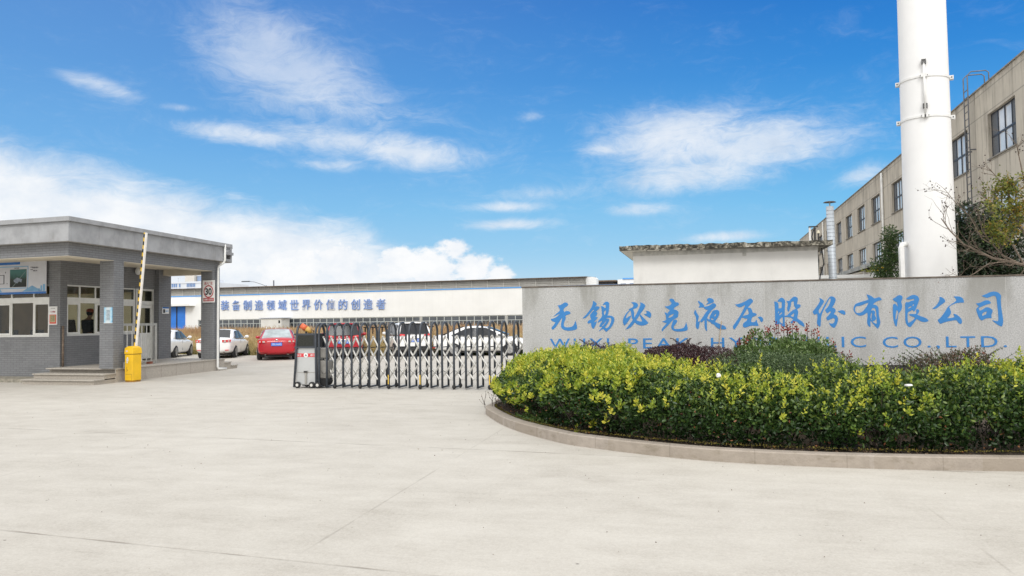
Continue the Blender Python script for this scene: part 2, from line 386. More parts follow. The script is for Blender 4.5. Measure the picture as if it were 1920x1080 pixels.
# ------------------------------------------------------------------ company sign wall
def granite_fn(N,c,base,b):
    ob=c.outputs['Object']
    s1=N.noise(ob,95,2,.5); s2=N.noise(ob,38,3,.6)
    col=N.ramp(N.m('ADD',N.m('MULTIPLY',s1,.6),N.m('MULTIPLY',s2,.4)),[(.36,(.24,.24,.24,1)),(.5,(.45,.45,.447,1)),(.62,(.56,.56,.557,1))])
    st=N.noise(N.vscale(ob,(1.0,1,.35)),1.5,7,.65)
    sp=N.n('ShaderNodeSeparateXYZ',{0:ob}); z=sp.outputs[2]
    blotches=N.m('MULTIPLY',N.mapr(N.m('ADD',st,N.m('MULTIPLY',N.mapr(sp.outputs[0],1.5,5.2),.09)),.44,.70),N.m('ADD',.36,N.m('MULTIPLY',N.mapr(z,1.5,2.45),.5)))  # stain blotches, darkened further towards the right end and the top
    col=N.mix(blotches,col,(.25,.245,.225,1))
    f=N.m('ABSOLUTE',N.m('SUBTRACT',N.m('FRACT',N.m('ADD',N.m('DIVIDE',sp.outputs[0],.92),.3)),.5))
    col=N.mix(N.m('MULTIPLY',N.mapr(f,.006,.002),.45),col,(.62,.615,.60,1))
    vo=N.n('ShaderNodeTexVoronoi',{0:ob}); vo.inputs['Scale'].default_value=2.6
    col=N.mix(N.m('MULTIPLY',N.mapr(vo.outputs['Distance'],.045,.02),.75),col,(.16,.085,.05,1))
    return col
GRAN=mat('speckled_granite',(.45,.45,.44),.55,var=0,fn=granite_fn,spec=.4)
DKST=mat('dark_plinth_stone',(.035,.037,.042),.5,var=.2)
BLUE=mat('blue_lettering_paint',(.030,.195,.50),.45,var=.06,scale=3)
sw=thing('sign_wall','long pale granite company sign wall with blue brush characters','sign wall',(1.0,17.5,0))
MB().box(-4.14,6.16,17.5,17.84,.665,2.44).build('wall_panel',GRAN,sw,bevel=.006)
MB().box(-4.10,6.12,17.535,17.80,0,.665).build('plinth',DKST,sw)
MB().box(-4.155,6.175,17.485,17.855,2.44,2.468).build('coping',mat('coping_edge',(.13,.105,.085),.8,var=.3,scale=5),sw)
CHARS="""-3312,2022 -3255,2026 -3203,2051 -3162,2080 -3121,2086 -3085,2074 -3068,2043 -3073,2016 -3112,1988 -3154,1959 -3185,1917 -3170,1888 -3155,1858 -3145,1883 -3104,1889 -3053,1885 -3020,1861 -3021,1831 -3049,1811 -3095,1805 -3141,1782 -3127,1742 -3132,1706 -3164,1646 -3180,1586 -3171,1540 -3130,1520 -3059,1519 -2987,1533 -2946,1568 -2925,1623 -2911,1671 -2889,1613 -2871,1522 -2876,1482 -2917,1460 -2999,1445 -3081,1442 -3162,1455 -3223,1496 -3245,1546 -3236,1617 -3220,1687 -3207,1738 -3235,1713 -3277,1648 -3329,1573 -3387,1498 -3439,1466 -3461,1498 -3457,1527 -3406,1579 -3366,1639 -3416,1650 -3461,1680 -3479,1719 -3435,1716 -3362,1745 -3290,1799 -3263,1834 -3320,1810 -3414,1766 -3382,1801 -3309,1860 -3252,1912 -3277,1961|-2501,2110 -2452,2082 -2417,2051 -2423,2016 -2454,1979 -2413,1986 -2368,1980 -2352,1957 -2369,1925 -2415,1886 -2446,1857 -2421,1858 -2406,1841 -2412,1806 -2443,1757 -2448,1742 -2408,1746 -2403,1726 -2429,1687 -2470,1652 -2480,1617 -2450,1637 -2424,1657 -2425,1627 -2451,1557 -2483,1498 -2503,1476 -2533,1503 -2552,1558 -2551,1613 -2601,1599 -2632,1604 -2633,1639 -2600,1674 -2549,1688 -2559,1723 -2578,1789 -2547,1828 -2480,1902 -2500,1915 -2546,1858 -2598,1799 -2670,1730 -2726,1709 -2742,1726 -2689,1770 -2617,1849 -2545,1948 -2508,2028/-2328,1979 -2293,1989 -2268,1973 -2244,1948 -2214,1943 -2211,1982 -2218,2017 -2248,2018 -2281,2006 -2262,2048 -2231,2077 -2191,2090 -2152,2076 -2132,2046 -2136,1981 -2145,1902 -2156,1832 -2182,1773 -2128,1774 -2073,1761 -2034,1726 -2025,1681 -2041,1612 -2083,1533 -2133,1474 -2194,1425 -2214,1407 -2244,1435 -2283,1480 -2333,1451 -2384,1419 -2348,1471 -2302,1515 -2322,1526 -2357,1516 -2367,1536 -2356,1576 -2310,1635 -2299,1665 -2350,1641 -2395,1616 -2400,1641 -2359,1691 -2297,1755 -2306,1814 -2307,1894 -2314,1954;-2261,1854 -2220,1898 -2213,1873 -2221,1823 -2242,1784 -2257,1804;-2311,1550 -2271,1585 -2210,1654 -2197,1673 -2205,1649 -2241,1594 -2287,1540;-2229,1704 -2178,1723 -2119,1727 -2094,1702 -2100,1632 -2132,1563 -2173,1504 -2213,1490 -2242,1505 -2201,1559 -2160,1623 -2139,1673 -2149,1698 -2189,1708|-1653,2053 -1598,2065 -1540,2054 -1501,2019 -1494,1984 -1513,1945 -1557,1921 -1611,1907 -1588,1858 -1582,1803 -1590,1744 -1577,1685 -1528,1654 -1460,1629 -1412,1633 -1439,1703 -1467,1762 -1447,1791 -1400,1731 -1333,1662 -1276,1597 -1306,1568 -1365,1544 -1423,1537 -1491,1551 -1549,1581 -1597,1636 -1635,1705 -1649,1765 -1652,1844 -1669,1884 -1710,1899 -1680,1923 -1630,1937 -1595,1981 -1604,2021/-1447,2055 -1403,2042 -1355,2011 -1336,1981 -1347,1942 -1397,1869 -1457,1791 -1518,1694 -1588,1596 -1649,1518 -1718,1474 -1787,1458 -1747,1504 -1677,1592 -1606,1685 -1545,1783 -1494,1881 -1459,1959 -1443,2008/-1670,1894 -1681,1864 -1731,1815 -1762,1757 -1773,1702 -1733,1726 -1663,1770 -1654,1745 -1694,1676 -1755,1588 -1805,1541 -1834,1589 -1841,1649 -1827,1708 -1791,1777 -1730,1855/-1329,1870 -1280,1862 -1232,1837 -1211,1788 -1215,1739 -1245,1702 -1283,1730 -1331,1760 -1379,1790 -1340,1795 -1309,1809 -1312,1838|-810,2104 -792,2125 -754,2124 -716,2107 -696,2067 -684,2041 -641,2042 -612,2022 -602,1993 -623,1969 -671,1950 -710,1921 -721,1887 -692,1882 -654,1867 -621,1832 -617,1798 -633,1764 -628,1730 -648,1706 -696,1682 -745,1654 -774,1625 -823,1567 -882,1509 -941,1451 -985,1403 -994,1432 -984,1471 -930,1529 -876,1592 -909,1592 -952,1608 -978,1627 -927,1637 -888,1661 -892,1714 -896,1753 -914,1803 -923,1830 -880,1812 -847,1797 -851,1821 -817,1850 -807,1874 -845,1899 -892,1929 -916,1954 -853,1958 -795,1981 -766,2015 -774,2049 -803,2074;-834,1733 -790,1767 -747,1785 -723,1790 -738,1751 -772,1722 -811,1705 -835,1702/-740,1654 -697,1663 -659,1652 -650,1623 -680,1575 -724,1517 -734,1478 -711,1456 -644,1456 -568,1462 -510,1485 -480,1543 -465,1606 -443,1533 -428,1460 -440,1426 -493,1408 -579,1397 -664,1400 -731,1415 -773,1449 -787,1498 -771,1557 -750,1615|-204,2068 -152,2042 -97,2003 -70,1959 -71,1915 -122,1918 -188,1917 -188,1935 -164,1955 -172,1994 -195,2033/-248,1875 -247,1831 -220,1782 -188,1733 -193,1695 -214,1603 -176,1627 -172,1607 -183,1530 -199,1467 -213,1439 -246,1473 -262,1512 -252,1589 -246,1666 -258,1734 -286,1783 -291,1822 -270,1856/-10,2098 23,2121 70,2120 116,2100 139,2066 133,2027 86,2009 30,1995 -32,1974 -7,2006 26,2039 -2,2059/-80,1935 -28,1938 38,1957 76,1985 119,2010 156,2003 181,1968 180,1935 149,1906 102,1869 63,1826 24,1769 5,1740 -15,1682 -44,1654 -72,1649 -139,1589 -167,1617 -152,1646 -79,1746 -50,1799 -7,1846 8,1865 -39,1871 -71,1896/-72,1664 -20,1682 -22,1605 -24,1509 -20,1401 -45,1417 -67,1461 -75,1529 -71,1606/101,1835 129,1854 195,1864 232,1847 249,1804 239,1746 200,1679 147,1603 197,1578 280,1539 354,1509 385,1466 380,1439 324,1438 241,1443 176,1482 122,1555 85,1551 49,1604 -12,1624 -15,1682 31,1648 41,1682 37,1720 71,1778;131,1724 155,1767 179,1781 173,1747 154,1720;64,1667 88,1689 117,1671 110,1642 82,1647|577,1973 633,1975 716,2002 790,2034 856,2080 893,2097 929,2079 951,2040 941,2012 889,1955 842,1909 794,1824 737,1729 680,1634 622,1530 574,1454 546,1430 523,1464 520,1512 567,1569 625,1654 692,1758 750,1872 789,1957 742,1934 677,1902 631,1917 600,1942/819,1890 860,1904 897,1889 927,1840 931,1788 976,1783 1012,1763 1020,1734 983,1716 928,1698 909,1650 898,1593 934,1583 989,1592 1004,1639 1017,1625 1025,1573 1051,1525 1046,1501 987,1507 914,1512 850,1499 795,1471 749,1471 727,1500 728,1548 761,1585 807,1613 827,1661 781,1662 727,1686 709,1701 755,1729 811,1742 857,1756 853,1804 841,1851/1033,1682 1065,1705 1101,1705 1137,1676 1149,1637 1139,1600 1116,1579 1089,1600 1077,1638 1059,1667|1381,2018 1417,2017 1452,1992 1467,1954 1465,1869 1530,1873 1533,1944 1529,2010 1470,2009 1444,2026 1481,2068 1527,2105 1567,2085 1599,2046 1603,1990 1592,1877 1584,1735 1582,1641 1584,1547 1586,1471 1555,1481 1511,1510 1476,1557 1457,1520 1412,1511 1390,1521 1389,1644 1392,1776 1391,1908;1483,1642 1506,1661 1538,1689 1546,1641 1543,1547 1503,1562 1479,1595;1451,1794 1470,1812 1479,1812 1464,1775 1450,1761;1477,1742 1509,1774 1535,1793 1528,1755 1499,1736 1476,1723/1623,2025 1663,2022 1695,2035 1732,2081 1777,2116 1822,2113 1855,2084 1860,2051 1845,1994 1840,1952 1889,1951 1913,1927 1900,1890 1850,1853 1823,1844 1798,1882 1777,1930 1775,2015 1730,2011 1720,1978 1719,1940 1700,1875 1680,1814 1662,1791 1640,1829 1637,1876 1657,1941 1649,1989/1651,1744 1697,1785 1761,1836 1824,1863 1858,1806 1856,1750 1827,1656 1888,1618 1949,1570 1978,1504 1968,1467 1929,1495 1868,1534 1817,1600 1763,1573 1708,1545 1691,1564 1756,1638 1694,1677 1632,1687 1583,1688 1584,1716 1642,1720;1704,1705 1741,1742 1777,1770 1776,1732 1757,1681|2285,2080 2324,2060 2367,2026 2379,1998 2360,1966 2301,1874 2255,1800 2288,1743 2316,1799 2363,1891 2409,1974 2455,2048 2491,2099 2535,2109 2578,2087 2607,2050 2601,1999 2564,1925 2532,1870 2571,1860 2600,1822 2595,1785 2559,1730 2602,1715 2635,1673 2642,1617 2623,1543 2586,1469 2563,1441 2525,1456 2482,1498 2458,1554 2492,1535 2536,1535 2567,1562 2579,1608 2569,1646 2539,1646 2486,1624 2437,1596 2416,1629 2410,1667 2462,1712 2508,1777 2500,1796 2464,1773 2429,1748 2403,1788 2391,1825 2432,1862 2477,1926 2506,2010 2507,2056 2490,2066 2453,2001 2407,1909 2351,1798 2309,1687 2302,1594 2294,1491 2281,1468 2246,1492 2225,1529 2222,1576 2238,1650 2236,1744 2178,1721 2157,1754 2145,1792 2177,1829 2241,1912 2291,1995 2297,2033/2639,1793 2691,1811 2743,1812 2781,1786 2791,1745 2775,1712 2732,1727 2681,1756|3204,2130 3242,2124 3292,2100 3330,2067 3350,2044 3393,2052 3436,2070 3466,2064 3498,2016 3476,2005 3417,1992 3356,1956 3325,1920 3372,1912 3413,1882 3429,1836 3427,1762 3432,1670 3451,1578 3451,1523 3425,1450 3399,1416 3358,1460 3309,1525 3268,1590 3263,1544 3265,1470 3251,1452 3214,1489 3200,1536 3201,1600 3216,1673 3210,1756 3162,1720 3109,1693 3058,1690 3007,1713 2966,1760 2941,1839 2970,1917 3006,1949 3101,1980 3187,2006 3243,2023 3228,2069;2991,1889 3047,1890 3107,1906 3185,1941 3241,1963 3219,1913 3183,1849 3129,1785 3077,1754 3025,1745 2987,1765 2972,1816;3293,1829 3332,1851 3361,1841 3378,1781 3386,1671 3385,1524 3360,1524 3310,1557 3274,1617 3267,1673 3281,1728 3290,1746 3292,1792/3300,1801 3334,1800 3359,1777 3360,1745 3344,1699 3373,1662 3375,1616 3345,1584 3302,1566 3285,1585 3299,1617 3287,1626 3288,1672 3302,1727 3291,1764|3701,2028 3739,2045 3791,2090 3833,2107 3875,2093 3894,2056 3885,2019 3858,1965 3873,1910 3876,1855 3857,1792 3822,1747 3805,1738 3789,1647 3774,1547 3763,1465 3754,1456 3730,1483 3711,1547 3701,1630 3696,1739 3698,1849 3706,1913 3740,1933 3772,1898 3800,1861 3789,1912 3782,1957 3753,1967 3721,1991;3765,1793 3790,1784 3801,1756 3782,1683 3763,1611 3742,1602 3746,1684/3948,2020 3999,2063 4050,2093 4109,2106 4158,2087 4194,2045 4201,2004 4187,1959 4160,1887 4132,1814 4106,1765 4085,1765 4074,1797 4023,1771 3977,1749 3970,1681 3968,1608 3982,1530 4033,1557 4084,1597 4110,1638 4061,1661 4012,1680 4000,1707 4055,1716 4121,1706 4142,1732 4132,1787 4149,1814 4182,1804 4195,1772 4180,1732 4153,1696 4219,1663 4292,1635 4341,1603 4360,1566 4330,1548 4256,1542 4199,1568 4142,1610 4099,1551 4047,1479 4012,1436 3972,1462 3936,1517 3926,1590 3929,1699 3932,1836 3932,1927 3954,1963 3995,1949 4046,1980 4105,1988 4110,2019 4064,2016 4006,2006;3983,1835 4026,1871 4051,1875 4055,1857 4025,1839 3991,1821;4068,1888 4094,1920 4102,1915 4093,1879 4076,1874|4579,2052 4610,2048 4650,2022 4677,1985 4683,1954 4655,1927 4596,1883 4537,1835 4487,1804 4438,1807 4446,1823 4497,1862 4548,1925 4579,1996/4838,2056 4895,2057 4960,2047 5003,2015 5022,1970 5018,1925 4964,1928 4899,1923 4833,1901 4775,1871 4748,1844 4764,1795 4779,1749 4776,1713 4752,1669 4705,1616 4775,1619 4840,1636 4833,1668 4820,1704 4859,1699 4914,1662 4961,1603 4975,1558 4966,1513 4949,1491 4917,1509 4890,1546 4875,1577 4806,1569 4716,1552 4650,1535 4583,1500 4559,1518 4532,1564 4531,1591 4571,1617 4630,1689 4682,1769 4726,1849 4784,1893 4850,1937 4892,1977 4869,2013|5342,2054 5419,2087 5484,2121 5540,2137 5604,2136 5658,2108 5696,2054 5687,2010 5683,1903 5694,1761 5712,1601 5713,1530 5699,1460 5682,1433 5635,1456 5574,1506 5512,1564 5560,1555 5607,1541 5631,1558 5630,1638 5626,1762 5616,1904 5611,2002 5593,2047 5561,2057 5513,2040 5456,2013 5409,2020/5237,1907 5293,1911 5350,1936 5399,1962 5447,1966 5486,1951 5509,1915 5500,1898 5444,1885 5387,1864 5331,1838 5282,1813 5289,1786 5300,1759 5352,1776 5402,1819 5434,1830 5481,1814 5520,1782 5536,1750 5521,1711 5504,1658 5510,1606 5466,1609 5410,1604 5370,1584 5337,1558 5302,1580 5275,1634 5254,1706 5236,1778 5250,1813 5291,1848 5260,1875;5338,1696 5375,1726 5427,1743 5421,1694 5393,1673 5344,1651"""
def char_mesh(spec,ext=.002):
    V=[];F=[]
    for k,piece in enumerate(spec.split('/')):
        cu=bpy.data.curves.new('stroke','CURVE'); cu.dimensions='2D'; cu.fill_mode='BOTH'; cu.extrude=ext+.0007*k
        for cont in piece.split(';'):
            P=[tuple(int(t)/1000 for t in q.split(',')) for q in cont.split()]
            A=np.array(P); m=len(A)
            # round the traced outline a little
            B=[]
            for i in range(m):
                p,c_,q=A[i-1],A[i],A[(i+1)%m]
                u=(p-c_);w=(q-c_); cosang=u@w/(np.linalg.norm(u)*np.linalg.norm(w)+1e-9)
                if cosang>-.1: B.append(c_)
                else: B+= [c_+u*.27,c_+w*.27]
            s=cu.splines.new('POLY'); s.points.add(len(B)-1); s.use_cyclic_u=True
            for pt,b in zip(s.points,B): pt.co=(b[0],b[1],0,1)
        o=bpy.data.objects.new('stroke',cu); COL.objects.link(o); bpy.context.view_layer.update()
        me=bpy.data.meshes.new_from_object(o.evaluated_get(bpy.context.evaluated_depsgraph_get()))
        o0=len(V); V+=[(v.co.x,17.4965-v.co.z,v.co.y) for v in me.vertices]; F+=[tuple(i+o0 for i in p.vertices) for p in me.polygons]
        bpy.data.objects.remove(o); bpy.data.meshes.remove(me); bpy.data.curves.remove(cu)
    mb=MB(); mb.add(V,F); return mb
for spec in CHARS.split('|'): char_mesh(spec).build('character',BLUE,sw)
for word,x0,x1,z in (('WUXI',-3.504,-2.156,1.152),('PEAK',-1.729,-.388,1.146),('HYDRAULIC',.053,3.168,1.148),('CO.,LTD.',3.484,5.763,1.137)):
    mb=MB()
    v,f=text_mesh(word,h=.225 if ',' not in word else .262,w=x1-x0,ext=.003,offset=.004,space=1.28)
    zz=z-(.018 if ',' in word else 0)
    mb.add([((x0+x1)/2+p[0],17.4965+p[1],zz+p[2]) for p in v],f); mb.build('lettering',BLUE,sw)

# ------------------------------------------------------------------ guardhouse (its front and side walls are not quite square)
GP=Vector((-17.2,19.95,0)); GA=Vector((math.cos(R(3.607)),-math.sin(R(3.607)),0)); GV=Vector((-math.sin(R(3.89)),math.cos(R(3.89)),0))
def gx(p): # a = to the right along the front, v = into depth along the side
    q=GP+GA*p[0]+GV*p[1]; return (q.x,q.y,p[2])
def gloc(a,v,z=0): return gx((a,v,z))
BR=mat('grey_brick_tile',(.178,.183,.193),.75,var=.10,scale=2.5,fn=brick_fn(.26,.068,(.115,.117,.122,1),.006,(.205,.21,.218,1)))
FAS=mat('grey_painted_render',(.31,.316,.328),.8,var=.14,scale=2.2,bump=.15,dirt=.38)
CEIL=mat('cream_soffit',(.62,.56,.45),.9,var=.08,scale=2)
GST=mat('grey_brown_granite',(.36,.325,.28),.7,var=.28,scale=45,dirt=.3)
NOS=mat('step_nosing_stone',(.40,.37,.325),.7,var=.22,scale=30,dirt=.3)
WFR=mat('white_window_frame',(.70,.70,.67),.4,var=.05)
PGL=glass('guardhouse_glass',(.78,.79,.74,1),.92,gain=.55)
gh=thing('guardhouse','low grey tiled gatehouse with deep flat roof, porch pillars and steps','gatehouse',tuple(GP))
def gp(name,mb,m,par=None,**k): return mb.build(name,m,par or gh,xf=gx,**k)
# roof slab, fascia, lips
rf=gp('roof',MB().box(-8.6,.20,-2.33,6.2,4.30,4.40),FAS)
gp('fascia',MB().box(-8.9,.25,-2.38,-2.26,4.02,4.56).box(.13,.25,-2.26,5.55,4.02,4.56).box(-8.9,.13,6.1,6.2,4.02,4.56),FAS,bevel=.008)
gp('roof_lip',MB().box(-9,.33,-2.46,-2.26,4.56,4.69).box(.11,.33,-2.26,5.92,4.56,4.69).box(-9,.11,6.05,6.28,4.56,4.69).box(.0,.30,5.55,5.92,4.02,4.12),FAS,bevel=.01)
gp('soffit',MB().box(-8.8,.13,-2.26,6.1,4.035,4.075),CEIL)
gp('beam',MB().box(-8.6,0,-2.11,-1.78,3.65,4.034).box(-.34,0,-1.78,5.55,3.65,4.034),BR)
gp('ceiling',MB().box(-8.6,-.34,-1.78,5.5,3.80,3.84),CEIL)
gp('cross_beam',MB().box(-2.55,-.34,5.5,5.95,3.58,4.03),CEIL)
gp('beam_soffit',MB().box(-8.6,-.002,-2.108,-1.70,3.642,3.649).box(-.42,-.002,-1.70,5.06,3.642,3.649),CEIL)
for v0,v1,a0 in ((-.26,.19,-.52),(5.06,5.55,-.50)): gp('pillar',MB().box(a0,0,v0,v1,.42,3.65),BR)
# office walls with real openings
WF=.42; WA=-2.7
w=MB()
w.box(-8.3,-3.15,WF,WF+.24,0,1.37).box(-8.3,-3.15,WF,WF+.24,3.05,3.80).box(-3.15,WA,WF,WF+.24,0,3.80)
w.box(-8.3,-8.0,WF,WF+.24,1.37,3.05)
gp('front_wall',w,BR)
w=MB()
w.box(WA-.24,WA,WF+.24,.72,.42,3.9).box(WA-.24,WA,.72,4.15,.42,1.38).box(WA-.24,WA,.72,5.24,3.05,3.9)
w.box(WA-.24,WA+.16,5.24,6.0,.42,3.9).box(WA-.24,WA-.12,4.15,4.22,.42,3.05)
gp('side_wall',w,BR)
gp('rear_wall',MB().box(-8.3,WA-.24,5.76,6.0,0,1.2).box(-8.3,WA-.24,5.76,6.0,3.0,3.8).box(-8.3,-7.9,5.76,6.0,1.2,3.0).box(-3.6,WA-.24,5.76,6.0,1.2,3.0).box(-5.9,-5.6,5.76,6.0,1.2,3.0),BR)
INT=mat('room_plaster',(.62,.60,.53),.9,var=.05)
gp('room_floor',MB().box(-8.06,WA-.24,WF+.24,5.76,.38,.42),mat('room_floor',(.30,.28,.25),.6,var=.1))
gp('room_lining',MB().box(-8.06,WA-.26,5.70,5.75,.42,1.2).box(-8.06,WA-.26,5.70,5.75,3.0,3.78).box(-5.95,-5.55,5.69,5.75,1.2,3.0),INT)
gp('room_end_wall',MB().box(-8.29,-8.08,WF+.24,5.7,.42,.95).box(-8.29,-8.08,WF+.24,5.7,3.05,3.78).box(-8.29,-8.08,2.9,3.1,.95,3.05),mat('brown_room_wall',(.27,.215,.13),.9,var=.25,scale=1.2))
def window(mb_axis,s0,s1,z0,zt0,zt1,z1,mull,off,name='window',sash=True):
    "frame built along one wall; s = along the wall, off = depth of the frame's outer face"
    def bx(m,a,b,c,d,dd=.0,th=.06):
        return m.box(a,b,off+dd,off+dd+th,c,d) if mb_axis=='a' else m.box(off-dd-th,off-dd,a,b,c,d)
    fr=MB(); t=.055
    bx(fr,s0,s1,z0,z0+.07); bx(fr,s0,s1,z1-.05,z1); bx(fr,s0,s1,zt0,zt1)
    for s in [s0+t/2]+list(mull)+[s1-t/2]:
        bx(fr,s-t/2,s+t/2,z0+.07,zt0); bx(fr,s-t/2,s+t/2,zt1,z1-.05)
    bx(fr,s0-.02,s1+.02,z0-.035,z0,-.05,.14)
    f=gp(name,fr,WFR,bevel=.004)
    if sash:
        ss=[s0+t/2]+list(mull)+[s1-t/2]
        for i in range(0,len(ss)-1,2):
            sm=MB(); a,b=ss[i]+t/2,ss[i+1]-t/2
            bx(sm,a,b,z0+.07,z0+.125,-.012,.05);bx(sm,a,b,zt0-.055,zt0,-.012,.05);bx(sm,a,a+.05,z0+.125,zt0-.055,-.012,.05);bx(sm,b-.05,b,z0+.125,zt0-.055,-.012,.05)
            gp('sash',sm,WFR,f)
    pg=MB(); bx(pg,s0+.01,s1-.01,z0+.02,z1-.02,.028,.006); gp('pane',pg,PGL,f)
    return f
BLI=bpy.data.materials.new('window_blind'); BLI.use_nodes=True
_N=NT(BLI.node_tree); _b=BLI.node_tree.nodes['Principled BSDF']; _bc=_N.mix(_N.noise(_N.n('ShaderNodeTexCoord').outputs['Object'],3.0),(.66,.60,.46,1),(.88,.82,.66,1)); _N.put(_b.inputs['Base Color'],_bc); _b.inputs['Roughness'].default_value=.9
_t=_N.n('ShaderNodeBsdfTranslucent',{0:_bc}); _m=_N.n('ShaderNodeMixShader',{0:.9,1:_b.outputs[0],2:_t.outputs[0]}); BLI.node_tree.links.new(_m.outputs[0],BLI.node_tree.nodes['Material Output'].inputs[0])
FILL=BLI.copy(); FILL.name='brown_fill_panel'
for _l in list(FILL.node_tree.nodes):
    if _l.type=='MIX': _l.inputs[6].default_value=(.20,.16,.095,1); _l.inputs[7].default_value=(.38,.31,.19,1)
gp('light_fill_panel',MB().box(-8.15,-8.147,WF+.24,2.9,.95,3.05),FILL); gp('light_fill_panel',MB().box(-8.15,-8.147,3.1,5.7,.95,3.05),FILL)  # added translucent panels, lit from outside to brighten the room behind the front panes
gp('window_blind',MB().box(-7.9,-5.9,5.80,5.803,1.2,3.0).box(-5.6,-3.6,5.80,5.803,1.2,3.0),BLI)
window('a',-8.0,-3.15,1.37,2.47,2.65,3.05,(-6.9,-5.85,-4.81,-3.87),WF+.07)
window('v',.72,4.15,1.38,2.46,2.64,3.05,(1.36,2.10,2.62,3.44),WA-.07)
dfr=MB()
for a,b,c,d in ((4.22,5.24,2.98,3.05),(4.22,5.24,2.46,2.60),(4.22,4.29,.42,2.46),(5.17,5.24,.42,2.46),(4.22,4.29,2.60,2.98),(5.17,5.24,2.60,2.98)): dfr.box(WA-.14,WA-.07,a,b,c,d)
df=gp('door_frame',dfr,WFR)
dl=MB()
for a,b,c,d in ((4.30,5.16,.46,.62),(4.30,5.16,2.34,2.45),(4.30,4.40,.62,2.34),(5.06,5.16,.62,2.34),(4.40,5.06,1.30,1.42)): dl.box(WA-.13,WA-.085,a,b,c,d)
dl.box(WA-.12,WA-.10,4.40,5.06,.62,1.30)
dr=gp('door',dl,WFR)
gp('pane',MB().box(WA-.115,WA-.105,4.40,5.06,1.42,2.34).box(WA-.115,WA-.105,4.29,5.17,2.6,2.98),PGL,dr)
gp('handle',MB().box(WA-.085,WA-.03,4.345,4.37,1.28,1.50),mat('brushed_steel',(.55,.55,.54),.3,.9,var=.05),dr)
# porch platform and steps
gp('porch_platform',MB().box(WA,-.03,.0,5.86,0,.385).box(WA,.0,5.86,5.88,0,.385),GST)
def slab_side(N,c,base,b):
    ob=c.outputs['UV']; sp=N.n('ShaderNodeSeparateXYZ',{0:ob})
    f=N.m('ABSOLUTE',N.m('SUBTRACT',N.m('FRACT',N.m('DIVIDE',sp.outputs[0],.82)),.5))
    return N.mix(N.m('MULTIPLY',N.mapr(f,.016,.006),.7),base,(.16,.13,.10,1))
GSP=mat('granite_facing',(.40,.365,.32),.7,var=.3,scale=48,dirt=.32,fn=slab_side)
gp('porch_facing',MB().box(-.03,.0,-.14,5.86,0,.385),GSP)
gp('porch_top',MB().box(WA,.03,-.16,5.90,.385,.42),NOS,bevel=.004)
for i,(v0,v1,z) in enumerate(((-1.10,-.64,.145),(-.66,-.14,.285))):
    s=gp('step',MB().box(WA-.02,-.02+.0*i,v0+.05,-.14,.001 if i==0 else .14,z-.035),GST)
    gp('nosing',MB().box(WA-.04,.0,v0,v1+.02 if i==0 else -.14,z-.035,z),NOS,s,bevel=.004)
for v0,v1,z in ((5.88,6.38,.28),(6.38,6.84,.14)):
    s=gp('step',MB().box(-2.0,-.02,v0,v1-.02,0,z-.035),GST); gp('nosing',MB().box(-2.0,.01,v0,v1,z-.035,z),NOS,s)
gp('plinth',MB().box(-8.3,WA-.05,-.55,WF-.001,0,.11),mat('mossy_plinth',(.27,.25,.205),.9,var=.3,scale=12,dirt=.5))
# downpipe from the fascia
PVC=mat('white_pipe_plastic',(.72,.72,.70),.5,var=.07,scale=3)
pz_=[gloc(.31,5.42,4.64),gloc(.31,5.42,4.08),gloc(.28,5.41,3.98),gloc(.12,5.33,3.86),gloc(.09,5.30,3.76),gloc(.09,5.28,.16),gloc(.11,5.27,.08),gloc(.20,5.7,.05)]
MB().tube(pz_,.042,10).build('downpipe',PVC,gh,smooth=True)
MB().tube([gloc(WA+.05,.50,1.72),gloc(WA+.05,.50,.42)],.035,8).build('wall_pipe',mat('rusty_pipe',(.16,.12,.09),.8,var=.4,scale=12),gh,smooth=True)

# things on and around the guardhouse
STL=mat('stainless_rail',(.50,.50,.48),.32,.85,var=.1,scale=5)
rl=thing('railing','stainless steel railing beside the gatehouse door, behind the yellow barrier box','railing',gloc(-.62,1.6,.42))
MB().box(-.65,-.59,.60,2.60,1.69,1.765).build('top_rail',STL,rl,xf=gx)
for v in (.63,2.57): MB().box(-.65,-.59,v-.03,v+.03,.42,1.69).build('post',STL,rl,xf=gx)
MB().box(-.635,-.605,.66,2.54,.50,.53).build('bottom_rail',STL,rl,xf=gx)
for i in range(7):
    v=.88+i*.241; MB().box(-.632,-.608,v-.012,v+.012,.53,1.69).build('baluster',STL,rl,xf=gx)
# yellow boom barrier
YEL=mat('yellow_barrier_paint',(.78,.47,.012),.45,var=.1,scale=2.5,dirt=.22)
bar=thing('boom_barrier','yellow barrier box with its striped boom raised upright in front of the gatehouse','barrier',(-16.87,20.12,0))
def bx0(p):   # cabinet turned to stand square with the gate line
    c,s=math.cos(R(-4)),math.sin(R(-4)); return (-16.74+p[0]*c-p[1]*s,19.98+p[0]*s+p[1]*c,p[2])
MB().box(-.30,0,0,.34,.05,.83).build('cabinet',YEL,bar,xf=bx0,bevel=.012)
MB().box(-.285,-.015,.015,.325,0,.05).build('base',mat('rusted_base',(.30,.16,.03),.8,var=.3),bar,xf=bx0)
cp=MB().hexa([(-.315,-.015,.845),(.015,-.015,.845),(.015,.355,.845),(-.315,.355,.845),(-.305,-.005,1.02),(.005,-.005,1.02),(.005,.345,1.02),(-.305,.345,1.02)])
cp.hexa([(-.305,-.005,1.02),(.005,-.005,1.02),(.005,.345,1.02),(-.305,.345,1.02),(-.24,.05,1.075),(-.06,.05,1.075),(-.06,.29,1.075),(-.24,.29,1.075)])
cp.build('cover',YEL,bar,xf=bx0,bevel=.012)
MB().box(-.298,-.002,.002,.338,.83,.845).build('seam',mat('dark_seam',(.10,.06,.02),.8),bar,xf=bx0)
